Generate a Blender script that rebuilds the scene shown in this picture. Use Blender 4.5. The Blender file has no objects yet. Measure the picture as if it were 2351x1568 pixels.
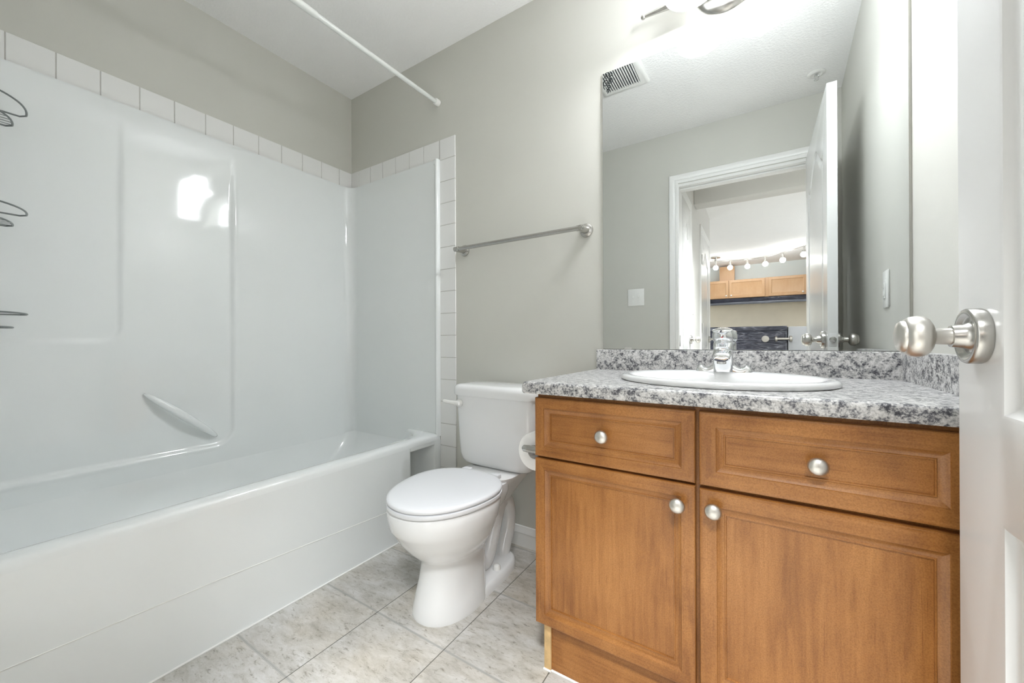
import bpy, bmesh, math, random
from mathutils import Vector, Matrix
random.seed(7)
SC = bpy.context.scene
COL = SC.collection

# ------------------------------------------------------------------ camera
cam_d = bpy.data.cameras.new('camera')
cam = bpy.data.objects.new('camera', cam_d)
COL.objects.link(cam)
SC.camera = cam
cam_d.sensor_fit = 'HORIZONTAL'
cam_d.sensor_width = 36.0
cam_d.lens = 884.4 / 2351.0 * 36.0
cam_d.clip_start = 0.02
yaw, pitch, roll = math.radians(32.43), math.radians(0.078), math.radians(-0.195)
fw = Vector((-math.sin(yaw) * math.cos(pitch), math.cos(yaw) * math.cos(pitch), math.sin(pitch)))
rt = Vector((math.cos(yaw), math.sin(yaw), 0))
up = rt.cross(fw)
c_, s_ = math.cos(roll), math.sin(roll)
rt2 = c_ * rt + s_ * up
up2 = -s_ * rt + c_ * up
M = Matrix((rt2, up2, -fw)).transposed().to_4x4()
M.translation = Vector((0, -1.5, 0.92))
cam.matrix_world = M

# ------------------------------------------------------------------ world, light, exposure
w = bpy.data.worlds.new('world')
SC.world = w
w.use_nodes = True
w.node_tree.nodes['Background'].inputs[0].default_value = (0.9, 0.95, 1.0, 1)
w.node_tree.nodes['Background'].inputs[1].default_value = 0.6
SC.view_settings.view_transform = 'Standard'
SC.view_settings.look = 'None'
SC.view_settings.gamma = 1
SC.view_settings.use_curve_mapping = False
SC.view_settings.exposure = 0.73
SC.cycles.max_bounces = 14
SC.cycles.diffuse_bounces = 8
SC.cycles.glossy_bounces = 6
SC.cycles.caustics_reflective = True
SHADE_STRENGTH = 1.3
DISC_STRENGTH = 66.0
TOP_STRENGTH = 18.0
FRONT_STRENGTH = 52.0
SHADE_COL = (0.965, 1.0, 1.035)
BULB_STRENGTH = 42.0


def area(name, loc, target, size, power, col=(1, 1, 1), spread=180):
    l = bpy.data.lights.new(name, 'AREA')
    l.shape = 'DISK' if isinstance(size, float) else 'RECTANGLE'
    if isinstance(size, float):
        l.size = size
    else:
        l.size, l.size_y = size
    l.energy = power
    l.color = col
    l.spread = math.radians(spread)
    o = bpy.data.objects.new(name, l)
    COL.objects.link(o)
    o.location = loc
    o.rotation_euler = (Vector(target) - Vector(loc)).to_track_quat('-Z', 'Y').to_euler()
    return o


area('hall_fill_lamp', (0.16, -1.98, 2.41), (0.16, -1.98, 0), 0.36, 33, (0.97, 1.0, 1.02), 92)  # added lamp out of view, fills the bathroom through the doorway
area('living_room_fill', (1.5, -4.6, 1.45), (-0.5, -4.4, 1.3), (1.6, 1.7), 17, (0.93, 0.97, 1.0))  # added area light for daylight from the living room, no window built
area('kitchen_fill', (-2.3, -5.6, 1.45), (0.5, -5.6, 1.3), (1.4, 1.4), 18, (0.95, 0.98, 1.0))  # added daylight fill on the kitchen side, without a window

# ------------------------------------------------------------------ materials
def _mat(name):
    m = bpy.data.materials.new(name)
    m.use_nodes = True
    nt = m.node_tree
    return m, nt, nt.nodes['Principled BSDF']


def N(nt, typ, **kw):
    n = nt.nodes.new(typ)
    for k, v in kw.items():
        setattr(n, k, v)
    return n


def noise_node(nt, scale, detail=4.0, rough=0.55, vec=None, distortion=0.0):
    n = N(nt, 'ShaderNodeTexNoise')
    n.inputs['Scale'].default_value = scale
    n.inputs['Detail'].default_value = detail
    n.inputs['Roughness'].default_value = rough
    n.inputs['Distortion'].default_value = distortion
    if vec is not None:
        nt.links.new(vec, n.inputs['Vector'])
    return n


def ramp(nt, fac, stops):
    r = N(nt, 'ShaderNodeValToRGB')
    e = r.color_ramp.elements
    while len(e) < len(stops):
        e.new(0.5)
    for i, (p, c) in enumerate(stops):
        e[i].position = p
        e[i].color = (c[0], c[1], c[2], 1) if not isinstance(c, float) else (c, c, c, 1)
    nt.links.new(fac, r.inputs[0])
    return r


def obj_vec(nt, scale=(1, 1, 1), rot=(0, 0, 0), coord='Object'):
    tc = N(nt, 'ShaderNodeTexCoord')
    mp = N(nt, 'ShaderNodeMapping')
    mp.inputs['Scale'].default_value = scale
    mp.inputs['Rotation'].default_value = rot
    nt.links.new(tc.outputs[coord], mp.inputs[0])
    return mp.outputs[0]


def bump(nt, bsdf, h, strength, dist=0.002):
    b = N(nt, 'ShaderNodeBump')
    b.inputs['Strength'].default_value = strength
    b.inputs['Distance'].default_value = dist
    nt.links.new(h, b.inputs['Height'])
    nt.links.new(b.outputs[0], bsdf.inputs['Normal'])


def simple(name, col, rough=0.5, metal=0.0, var=0.03, vscale=6.0, bscale=None, bstr=0.1, bdist=0.002, coat=0.0,
           spec=None, aniso=0.0):
    m, nt, b = _mat(name)
    v = obj_vec(nt)
    n = noise_node(nt, vscale, 3, 0.5, v)
    lo = tuple(max(0, x * (1 - var)) for x in col)
    hi = tuple(min(1, x * (1 + var)) for x in col)
    r = ramp(nt, n.outputs[0], [(0.3, lo), (0.7, hi)])
    nt.links.new(r.outputs[0], b.inputs['Base Color'])
    b.inputs['Roughness'].default_value = rough
    b.inputs['Metallic'].default_value = metal
    if coat:
        b.inputs['Coat Weight'].default_value = coat
        b.inputs['Coat Roughness'].default_value = 0.03
    if spec is not None:
        b.inputs['Specular IOR Level'].default_value = spec
    if aniso:
        b.inputs['Anisotropic'].default_value = aniso
    if bscale:
        nb = noise_node(nt, bscale, 5, 0.6, v)
        bump(nt, b, nb.outputs[0], bstr, bdist)
    return m


def emit(name, col, strength):
    m, nt, b = _mat(name)
    b.inputs['Base Color'].default_value = (0.8, 0.8, 0.8, 1)
    b.inputs['Emission Color'].default_value = (*col, 1)
    b.inputs['Emission Strength'].default_value = strength
    b.inputs['Roughness'].default_value = 0.3
    return m


MT = {}
MT['wall'] = simple('greige_wall_paint', (0.59, 0.585, 0.54), 0.42, var=0.015, vscale=3, bscale=170, bstr=0.12, bdist=0.0012)
MT['hall_wall'] = simple('pale_hall_paint', (0.62, 0.61, 0.585), 0.5, var=0.01, bscale=170, bstr=0.1, bdist=0.001)
MT['kitchen_wall'] = simple('blue_grey_kitchen_paint', (0.72, 0.79, 0.80), 0.6, var=0.01)
MT['beige_wall'] = simple('beige_splash_paint', (0.84, 0.77, 0.63), 0.6, var=0.03)
MT['ceiling'] = simple('textured_ceiling', (0.93, 0.925, 0.92), 0.85, var=0.01, bscale=75, bstr=0.65, bdist=0.006)
MT['trim'] = simple('white_trim_paint', (0.80, 0.80, 0.785), 0.28, var=0.01)
MT['door'] = simple('white_door_paint', (0.70, 0.70, 0.69), 0.22, var=0.012, bscale=45, bstr=0.05, bdist=0.001)
MT['acrylic'] = simple('white_gloss_acrylic', (0.80, 0.825, 0.827), 0.06, var=0.008, vscale=2, coat=0.3)
MT['porcelain'] = simple('white_porcelain', (0.80, 0.805, 0.81), 0.07, var=0.006, coat=0.4)
MT['seat_plastic'] = simple('white_seat_plastic', (0.74, 0.75, 0.775), 0.25, var=0.006)
MT['white_plastic'] = simple('white_plastic', (0.82, 0.82, 0.80), 0.3, var=0.01)
MT['rod_white'] = simple('white_enamel', (0.76, 0.78, 0.76), 0.25, var=0.01)
MT['paper'] = simple('tissue_paper', (0.86, 0.855, 0.845), 0.95, var=0.02, vscale=60, bscale=300, bstr=0.2)
MT['chrome'] = simple('chrome', (0.86, 0.87, 0.88), 0.06, 1.0, var=0.01)
MT['nickel'] = simple('brushed_nickel', (0.50, 0.49, 0.465), 0.26, 1.0, var=0.03, vscale=40, aniso=0.3)
MT['knob_nickel'] = simple('satin_nickel', (0.68, 0.66, 0.62), 0.36, 1.0, var=0.02)
MT['wire'] = simple('grey_coated_wire', (0.23, 0.25, 0.25), 0.35, 0.7, var=0.05)
MT['dark'] = simple('dark_void', (0.02, 0.018, 0.015), 0.6)
MT['black_gloss'] = simple('black_gloss', (0.025, 0.028, 0.045), 0.12, var=0.4, vscale=8, bscale=9, bstr=0.5, bdist=0.02)
def make_streaked():
    m, nt, b = _mat('black_gloss_painted_reflections')
    n = noise_node(nt, 3.0, 5, 0.6, obj_vec(nt, (1.0, 1.0, 5.0)), 2.2)
    r = ramp(nt, n.outputs[0], [(0.35, (0.035, 0.04, 0.06)), (0.55, (0.10, 0.105, 0.14)), (0.68, (0.32, 0.33, 0.39))])  # pale streaks painted as reflections on the dark front
    nt.links.new(r.outputs[0], b.inputs['Base Color'])
    b.inputs['Roughness'].default_value = 0.2
    return m


MT['streaked'] = make_streaked()
MT['steel'] = simple('pale_stainless', (0.62, 0.64, 0.68), 0.35, 0.6, var=0.02)
MT['dark_steel'] = simple('dark_steel', (0.16, 0.17, 0.20), 0.25, 0.6, var=0.1)
MT['decal'] = simple('black_decal', (0.015, 0.02, 0.02), 0.5)
MT['vent_dark'] = simple('vent_painted_shade', (0.03, 0.04, 0.06), 0.7)
MT['red'] = simple('red_dot', (0.6, 0.03, 0.04), 0.4)
MT['caulk'] = simple('white_caulk', (0.85, 0.85, 0.83), 0.5)
MT['grey_edge'] = simple('grey_edge_metal', (0.55, 0.54, 0.52), 0.4, 0.4)
MT['raw_wood'] = simple('worn_pale_wood', (0.62, 0.42, 0.20), 0.6, var=0.2, vscale=35)
MT['shade'] = emit('lit_opal_glass', SHADE_COL, SHADE_STRENGTH)
MT['shade_disc'] = emit('lit_opal_disc', SHADE_COL, DISC_STRENGTH)
MT['shade_front'] = emit('boosted_opal_glass_front', SHADE_COL, FRONT_STRENGTH)
MT['shade_top'] = emit('added_top_glow', SHADE_COL, TOP_STRENGTH)
MT['bulb'] = emit('lit_bulb', (1, 0.98, 0.95), BULB_STRENGTH)
MT['hall_fill_lens'] = emit('lit_hall_fill_lens', (1, 0.96, 0.9), 4.0)  # lens glow meant for the added hall lamp
MT['grout'] = simple('grey_grout', (0.52, 0.51, 0.49), 0.8, var=0.05, vscale=50)
MT['tile'] = simple('white_ceramic', (0.80, 0.80, 0.79), 0.12, var=0.01, vscale=4)


def make_mirror():
    m, nt, b = _mat('mirror_glass')
    b.inputs['Metallic'].default_value = 1.0
    b.inputs['Base Color'].default_value = (0.685, 0.705, 0.70, 1)
    b.inputs['Roughness'].default_value = 0.0
    v = obj_vec(nt, (3, 3, 1.2))
    n = noise_node(nt, 2.2, 6, 0.65, v, 1.0)
    r = ramp(nt, n.outputs[0], [(0.45, 0.002), (0.75, 0.012)])
    d = N(nt, 'ShaderNodeBsdfDiffuse')
    d.inputs[0].default_value = (0.8, 0.82, 0.82, 1)
    mx = N(nt, 'ShaderNodeMixShader')
    nt.links.new(r.outputs[0], mx.inputs[0])
    nt.links.new(b.outputs[0], mx.inputs[1])
    nt.links.new(d.outputs[0], mx.inputs[2])
    nt.links.new(mx.outputs[0], nt.nodes['Material Output'].inputs[0])
    return m


MT['mirror'] = make_mirror()


def make_wood(name, horizontal, tint=1.0, light=False):
    m, nt, b = _mat(name)
    sc = (1.0, 14, 14) if horizontal else (14, 14, 1.0)
    v = obj_vec(nt, sc)
    g = noise_node(nt, 5.0, 7, 0.62, v, 0.6)
    v2 = obj_vec(nt, (2.2, 2.2, 1.1))
    blotch = noise_node(nt, 3.2, 5, 0.6, v2, 0.4)
    v3 = obj_vec(nt, (1, 60, 60) if horizontal else (60, 60, 1))
    pores = noise_node(nt, 6.0, 3, 0.6, v3)
    fine = noise_node(nt, 420, 2, 0.5, obj_vec(nt))
    if light:
        stops = [(0.25, (0.52, 0.30, 0.15)), (0.75, (0.66, 0.44, 0.26))]
    else:
        stops = [(0.30, (0.20, 0.070, 0.014)), (0.5, (0.37, 0.155, 0.040)), (0.70, (0.49, 0.225, 0.066))]
    mixf = N(nt, 'ShaderNodeMath', operation='MULTIPLY_ADD')
    nt.links.new(g.outputs[0], mixf.inputs[0])
    mixf.inputs[1].default_value = 0.45
    mul = N(nt, 'ShaderNodeMath', operation='MULTIPLY')
    nt.links.new(blotch.outputs[0], mul.inputs[0])
    mul.inputs[1].default_value = 0.55
    nt.links.new(mul.outputs[0], mixf.inputs[2])
    r = ramp(nt, mixf.outputs[0], stops)
    pr = ramp(nt, pores.outputs[0], [(0.27, (0.62, 0.52, 0.42)), (0.36, (1, 1, 1))])
    fr = ramp(nt, fine.outputs[0], [(0.35, (0.78, 0.74, 0.68)), (0.6, (1.0, 1.0, 1.0))])
    m1 = N(nt, 'ShaderNodeMix', data_type='RGBA', blend_type='MULTIPLY')
    m1.inputs[0].default_value = 0.8
    nt.links.new(r.outputs[0], m1.inputs[6])
    nt.links.new(pr.outputs[0], m1.inputs[7])
    m2 = N(nt, 'ShaderNodeMix', data_type='RGBA', blend_type='MULTIPLY')
    m2.inputs[0].default_value = 1.0
    nt.links.new(m1.outputs[2], m2.inputs[6])
    nt.links.new(fr.outputs[0], m2.inputs[7])
    nt.links.new(m2.outputs[2], b.inputs['Base Color'])
    b.inputs['Roughness'].default_value = 0.33
    bump(nt, b, pores.outputs[0], 0.06, 0.001)
    return m


MT['wood_v'] = make_wood('maple_stain_upright', False)
MT['wood_h'] = make_wood('maple_stain_across', True)
MT['wood_light'] = make_wood('pale_maple', False, light=True)


def make_granite():
    m, nt, b = _mat('speckled_grey_laminate')
    v = obj_vec(nt)
    big = noise_node(nt, 62, 3, 0.6, v, 0.3)
    mid = noise_node(nt, 210, 4, 0.7, v, 0.3)
    vo = N(nt, 'ShaderNodeTexVoronoi')
    vo.inputs['Scale'].default_value = 260
    nt.links.new(v, vo.inputs['Vector'])
    a = N(nt, 'ShaderNodeMath', operation='MULTIPLY_ADD')
    nt.links.new(big.outputs[0], a.inputs[0])
    a.inputs[1].default_value = 0.55
    mm = N(nt, 'ShaderNodeMath', operation='MULTIPLY')
    nt.links.new(mid.outputs[0], mm.inputs[0])
    mm.inputs[1].default_value = 0.6
    nt.links.new(mm.outputs[0], a.inputs[2])
    r = ramp(nt, a.outputs[0], [(0.43, (0.045, 0.045, 0.055)), (0.505, (0.15, 0.15, 0.165)), (0.56, (0.43, 0.425, 0.42)), (0.68, (0.70, 0.69, 0.68))])
    pv = ramp(nt, vo.outputs['Color'], [(0.0, (0.72, 0.72, 0.74)), (0.45, (1, 1, 1))])
    mx = N(nt, 'ShaderNodeMix', data_type='RGBA', blend_type='MULTIPLY')
    mx.inputs[0].default_value = 0.7
    nt.links.new(r.outputs[0], mx.inputs[6])
    nt.links.new(pv.outputs[0], mx.inputs[7])
    nt.links.new(mx.outputs[2], b.inputs['Base Color'])
    b.inputs['Roughness'].default_value = 0.3
    return m


MT['granite'] = make_granite()


def make_floor():
    m, nt, b = _mat('stone_look_vinyl_tile')
    P = 0.3025
    tc = N(nt, 'ShaderNodeNewGeometry')
    sep = N(nt, 'ShaderNodeSeparateXYZ')
    nt.links.new(tc.outputs['Position'], sep.inputs[0])

    def mth(op, a, bb=None, c=None):
        n = N(nt, 'ShaderNodeMath', operation=op)
        for i, x in enumerate((a, bb, c)):
            if x is None:
                continue
            if isinstance(x, (int, float)):
                n.inputs[i].default_value = x
            else:
                nt.links.new(x, n.inputs[i])
        return n.outputs[0]
    ux = mth('DIVIDE', mth('ADD', sep.outputs[0], 1.096 + 20 * P), P)
    uy = mth('DIVIDE', mth('ADD', sep.outputs[1], 0.637 + 60 * P), P)
    fx, fy = mth('FRACT', ux), mth('FRACT', uy)
    ix, iy = mth('FLOOR', ux), mth('FLOOR', uy)
    ex = mth('SUBTRACT', 0.5, mth('ABSOLUTE', mth('SUBTRACT', fx, 0.5)))
    ey = mth('SUBTRACT', 0.5, mth('ABSOLUTE', mth('SUBTRACT', fy, 0.5)))
    comb = N(nt, 'ShaderNodeCombineXYZ')
    nt.links.new(ix, comb.inputs[0])
    nt.links.new(iy, comb.inputs[1])
    wn = N(nt, 'ShaderNodeTexWhiteNoise')
    nt.links.new(comb.outputs[0], wn.inputs['Vector'])
    offs = N(nt, 'ShaderNodeVectorMath', operation='SCALE')
    nt.links.new(wn.outputs['Color'], offs.inputs[0])
    offs.inputs['Scale'].default_value = 7.0
    addv = N(nt, 'ShaderNodeVectorMath', operation='ADD')
    nt.links.new(tc.outputs['Position'], addv.inputs[0])
    nt.links.new(offs.outputs[0], addv.inputs[1])
    mp = N(nt, 'ShaderNodeMapping')
    mp.inputs['Rotation'].default_value = (0, 0, math.radians(-38))
    mp.inputs['Scale'].default_value = (1.0, 2.6, 1.0)
    nt.links.new(addv.outputs[0], mp.inputs[0])
    n1 = noise_node(nt, 8.5, 10, 0.78, mp.outputs[0], 0.3)
    n2 = noise_node(nt, 34, 10, 0.8, mp.outputs[0], 0.4)
    n3 = noise_node(nt, 3.2, 3, 0.5, addv.outputs[0], 0.5)
    base = ramp(nt, n1.outputs[0], [(0.30, (0.33, 0.31, 0.275)), (0.46, (0.48, 0.465, 0.435)), (0.60, (0.585, 0.575, 0.56))])
    cracks = ramp(nt, n2.outputs[0], [(0.34, (0.20, 0.18, 0.15)), (0.415, (0.72, 0.70, 0.66)), (0.465, (1, 1, 1))])
    warm = ramp(nt, n3.outputs[0], [(0.42, (1, 1, 1)), (0.66, (0.97, 0.925, 0.85))])
    m1 = N(nt, 'ShaderNodeMix', data_type='RGBA', blend_type='MULTIPLY')
    m1.inputs[0].default_value = 0.75
    nt.links.new(base.outputs[0], m1.inputs[6])
    nt.links.new(cracks.outputs[0], m1.inputs[7])
    m2 = N(nt, 'ShaderNodeMix', data_type='RGBA', blend_type='MULTIPLY')
    m2.inputs[0].default_value = 1.0
    nt.links.new(m1.outputs[2], m2.inputs[6])
    nt.links.new(warm.outputs[0], m2.inputs[7])
    # broad grey grout band on cross joints, thin dark seam on both
    band = mth('LESS_THAN', ey, 0.013)
    m3 = N(nt, 'ShaderNodeMix', data_type='RGBA')
    nt.links.new(mth('MULTIPLY', band, 0.7), m3.inputs[0])
    nt.links.new(m2.outputs[2], m3.inputs[6])
    m3.inputs[7].default_value = (0.36, 0.355, 0.34, 1)
    seam = mth('MAXIMUM', mth('LESS_THAN', ex, 0.0050), mth('MULTIPLY', mth('LESS_THAN', ey, 0.0018), 0.35))
    m4 = N(nt, 'ShaderNodeMix', data_type='RGBA')
    nt.links.new(mth('MULTIPLY', seam, 0.85), m4.inputs[0])
    nt.links.new(m3.outputs[2], m4.inputs[6])
    m4.inputs[7].default_value = (0.07, 0.065, 0.055, 1)
    nt.links.new(m4.outputs[2], b.inputs['Base Color'])
    b.inputs['Roughness'].default_value = 0.48
    bump(nt, b, n2.outputs[0], 0.15, 0.001)
    return m


MT['floor'] = make_floor()

# ------------------------------------------------------------------ mesh helpers
ORG = {}


def finish(bm, name, mats, parent=None, smooth=40, origin=None):
    """link bm (built in world coordinates) as one mesh object"""
    bmesh.ops.remove_doubles(bm, verts=bm.verts, dist=1e-6)
    bmesh.ops.recalc_face_normals(bm, faces=bm.faces)
    if parent is not None:
        o0 = ORG[parent]
    elif origin is not None:
        o0 = Vector(origin)
    else:
        xs = [v.co.x for v in bm.verts]
        ys = [v.co.y for v in bm.verts]
        zs = [v.co.z for v in bm.verts]
        o0 = Vector(((min(xs) + max(xs)) / 2, (min(ys) + max(ys)) / 2, min(zs)))
    bmesh.ops.translate(bm, verts=bm.verts, vec=-o0)
    me = bpy.data.meshes.new(name)
    bm.to_mesh(me)
    bm.free()
    if not isinstance(mats, (list, tuple)):
        mats = [mats]
    for m in mats:
        me.materials.append(MT[m])
    if smooth:
        me.polygons.foreach_set('use_smooth', [True] * len(me.polygons))
        me.set_sharp_from_angle(angle=math.radians(smooth))
    o = bpy.data.objects.new(name, me)
    COL.objects.link(o)
    if parent is not None:
        o.parent = parent
    else:
        o.location = o0
    ORG[o] = o0
    return o


def tag(o, label=None, cat=None, group=None, kind=None):
    if label:
        o['label'] = label
    if cat:
        o['category'] = cat
    if group:
        o['group'] = group
    if kind:
        o['kind'] = kind
    return o


def thing(name, loc, label, cat, group=None, kind=None):
    o = bpy.data.objects.new(name, None)
    COL.objects.link(o)
    o.location = loc
    o.empty_display_size = 0.05
    ORG[o] = Vector(loc)
    return tag(o, label, cat, group, kind)


def B():
    return bmesh.new()


def box(bm, x0, x1, y0, y1, z0, z1, bev=0.0, seg=2, mi=0):
    vs = [bm.verts.new((x, y, z)) for x in (x0, x1) for y in (y0, y1) for z in (z0, z1)]
    idx = [(0, 1, 3, 2), (4, 6, 7, 5), (0, 4, 5, 1), (2, 3, 7, 6), (0, 2, 6, 4), (1, 5, 7, 3)]
    fs = [bm.faces.new([vs[i] for i in f]) for f in idx]
    for f in fs:
        f.material_index = mi
    bmesh.ops.recalc_face_normals(bm, faces=fs)
    if bev > 0:
        es = list({e for f in fs for e in f.edges})
        bmesh.ops.bevel(bm, geom=es, offset=bev, segments=seg, profile=0.5, affect='EDGES', clamp_overlap=True)


def prism(bm, pts, h0, h1, axis='z', mi=0):
    """extrude polygon pts (2D) along axis between h0 and h1"""
    def mk(p, h):
        if axis == 'z':
            return (p[0], p[1], h)
        if axis == 'y':
            return (p[0], h, p[1])
        return (h, p[0], p[1])
    a = [bm.verts.new(mk(p, h0)) for p in pts]
    b = [bm.verts.new(mk(p, h1)) for p in pts]
    n = len(pts)
    fs = [bm.faces.new(a), bm.faces.new(b[::-1])]
    for i in range(n):
        fs.append(bm.faces.new((a[i], a[(i + 1) % n], b[(i + 1) % n], b[i])))
    for f in fs:
        f.material_index = mi


def loft(bm, rings, cap0=True, cap1=True, closed=True, mi=0):
    vr = [[bm.verts.new(p) for p in r] for r in rings]
    for a, b in zip(vr[:-1], vr[1:]):
        n = len(a)
        for i in range(n if closed else n - 1):
            f = bm.faces.new((a[i], a[(i + 1) % n], b[(i + 1) % n], b[i]))
            f.material_index = mi
    if cap0:
        bm.faces.new(vr[0][::-1]).material_index = mi
    if cap1:
        bm.faces.new(vr[-1]).material_index = mi
    return vr


def tube(bm, pts, r, n=12, closed=False, caps=True, mi=0):
    pts = [Vector(p) for p in pts]
    k = len(pts)
    rr = r if isinstance(r, (list, tuple)) else [r] * k
    tans = []
    for i in range(k):
        if closed:
            t = pts[(i + 1) % k] - pts[i - 1]
        else:
            t = pts[min(i + 1, k - 1)] - pts[max(i - 1, 0)]
        tans.append(t.normalized())
    nrm = tans[0].orthogonal().normalized()
    rings = []
    for i in range(k):
        nrm = (nrm - tans[i] * nrm.dot(tans[i]))
        if nrm.length < 1e-6:
            nrm = tans[i].orthogonal()
        nrm.normalize()
        bn = tans[i].cross(nrm)
        rings.append([pts[i] + (nrm * math.cos(2 * math.pi * j / n) + bn * math.sin(2 * math.pi * j / n)) * rr[i]
                      for j in range(n)])
    if closed:
        rings.append(rings[0])
        loft(bm, rings, False, False, mi=mi)
    else:
        loft(bm, rings, caps, caps, mi=mi)


def lathe(bm, prof, origin, axis=(0, 0, 1), n=36, sx=1.0, mi=0, xdir=None, cap=True):
    """prof: list of (radius, height along axis)"""
    ax = Vector(axis).normalized()
    u = Vector(xdir) if xdir else ax.orthogonal().normalized()
    v = ax.cross(u)
    o = Vector(origin)
    rings = []
    for r, h in prof:
        rings.append([o + ax * h + (u * math.cos(2 * math.pi * j / n) * sx + v * math.sin(2 * math.pi * j / n)) * max(r, 1e-5)
                      for j in range(n)])
    loft(bm, rings, cap, cap, mi=mi)


def sup(cx, cy, z, a, b, e=2.0, n=48, b2=None, e2=None):
    """superellipse ring, b toward -y (front), b2 toward +y (back)"""
    pts = []
    for j in range(n):
        t = 2 * math.pi * j / n
        c, s = math.cos(t), math.sin(t)
        ee = e if s < 0 or e2 is None else e2
        bb = b if s < 0 or b2 is None else b2
        x = a * math.copysign(abs(c) ** (2 / ee), c)
        y = bb * math.copysign(abs(s) ** (2 / ee), s)
        pts.append((cx + x, cy + y, z))
    return pts


def rrect(x0, x1, y0, y1, r, z, k=8):
    pts = []
    for cx, cy, a0 in ((x1 - r, y1 - r, 0), (x0 + r, y1 - r, 90), (x0 + r, y0 + r, 180), (x1 - r, y0 + r, 270)):
        for i in range(k + 1):
            a = math.radians(a0 + 90 * i / k)
            pts.append((cx + r * math.cos(a), cy + r * math.sin(a), z))
    return pts


def fill_with_holes(bm, outer, holes, mi=0):
    es = []
    for ring in [outer] + holes:
        n = len(ring)
        for i in range(n):
            e = bm.edges.get((ring[i], ring[(i + 1) % n])) or bm.edges.new((ring[i], ring[(i + 1) % n]))
            es.append(e)
    r = bmesh.ops.triangle_fill(bm, edges=es, use_beauty=True, use_dissolve=False)
    for g in r['geom']:
        if isinstance(g, bmesh.types.BMFace):
            g.material_index = mi


def front_panel(bm, x0, x1, z0, z1, yb, yf, frame, mv=0, mh=1, fr_top=None):
    """cabinet front facing -y with a moulded recessed panel, back at yb and face at yf"""
    L = [(0, yb), (0, yf + 0.004), (0.0015, yf + 0.0012), (0.005, yf), (0.0075, yf),
         (frame - 0.001, yf), (frame, yf + 0.002), (frame + 0.003, yf + 0.0035), (frame + 0.010, yf + 0.0075),
         (frame + 0.0135, yf + 0.0085), (frame + 0.0145, yf + 0.0072), (frame + 0.0165, yf + 0.0072),
         (frame + 0.0175, yf + 0.0105), (frame + 0.020, yf + 0.0105)]
    vr = []
    for d, y in L:
        vr.append([bm.verts.new(p) for p in ((x0 + d, y, z0 + d), (x1 - d, y, z0 + d), (x1 - d, y, z1 - d), (x0 + d, y, z1 - d))])
    for a, b in zip(vr[:-1], vr[1:]):
        for i in range(4):
            f = bm.faces.new((a[i], a[(i + 1) % 4], b[(i + 1) % 4], b[i]))
            f.material_index = mh if i in (0, 2) else mv
    bm.faces.new(vr[0][::-1]).material_index = mv
    bm.faces.new(vr[-1]).material_index = mv if (z1 - z0) > (x1 - x0) * 0.7 else mh


# ------------------------------------------------------------------ room shell
CZ = 2.442
XL = -2.14
YF = -1.522       # bathroom face of the door wall
YFB = -1.645      # hall face of the door wall
OX0, OX1, OZ = -0.487, 0.312, 2.060


def RX(y):        # right wall face
    return 0.3655 + 0.045 * (-y)


def struct(bm, name, m, smooth=0):
    o = finish(bm, name, m, smooth=smooth)
    o['kind'] = 'structure'
    return o


b = B(); box(b, -2.3, 1.75, -7.7, 0.1, -0.06, 0.0); struct(b, 'floor', 'floor')
b = B(); box(b, -2.3, 1.75, YFB, 0.1, CZ, CZ + 0.08); struct(b, 'ceiling', 'ceiling')
b = B(); box(b, -2.5, 1.75, -7.7, YFB, CZ, CZ + 0.08); struct(b, 'ceiling_hall', 'ceiling')
b = B(); box(b, -2.3, 0.6, 0.0, 0.1, 0, CZ); struct(b, 'wall_back', 'wall')
b = B(); box(b, -2.25, XL, YF, 0.0, 0, CZ); struct(b, 'wall_left', 'wall')
b = B(); prism(b, [(RX(0), 0.0), (RX(0) + 0.3, 0.0), (RX(YF) + 0.25, YF), (RX(YF), YF)], 0, CZ); struct(b, 'wall_right', 'wall')
b = B()
box(b, -2.25, OX0, YFB, YF, 0, CZ)
box(b, OX1, 0.75, YFB, YF, 0, CZ)
box(b, OX0, OX1, YFB, YF, OZ, CZ)
struct(b, 'wall_front', 'wall')
# hall and kitchen shell
b = B(); box(b, -0.60, -0.489, -3.88, YFB, 0, CZ); struct(b, 'wall_hall_left', 'hall_wall')
b = B(); box(b, -2.5, -0.60, -3.88, -3.77, 0, CZ); struct(b, 'wall_hall_return', 'hall_wall')
b = B(); box(b, 1.65, 1.75, -7.6, YFB, 0, CZ); struct(b, 'wall_hall_right', 'hall_wall')
b = B(); box(b, 0.75, 1.65, YFB - 0.02, YF, 0, CZ); struct(b, 'wall_hall_near', 'hall_wall')
b = B(); box(b, -2.6, -2.5, -7.6, -3.77, 0, CZ); struct(b, 'wall_kitchen_left', 'hall_wall')
b = B(); box(b, -2.6, 1.75, -7.62, -7.5, 0, CZ); struct(b, 'wall_kitchen', 'kitchen_wall')
b = B(); box(b, -2.5, 1.65, -7.5, -7.492, 0.0, 1.72); struct(b, 'wall_splash', 'beige_wall')
b = B(); box(b, -0.49, 1.65, -2.60, -2.435, 2.185, CZ, 0.012); struct(b, 'wall_hall_beam', 'hall_wall', 40)


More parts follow.
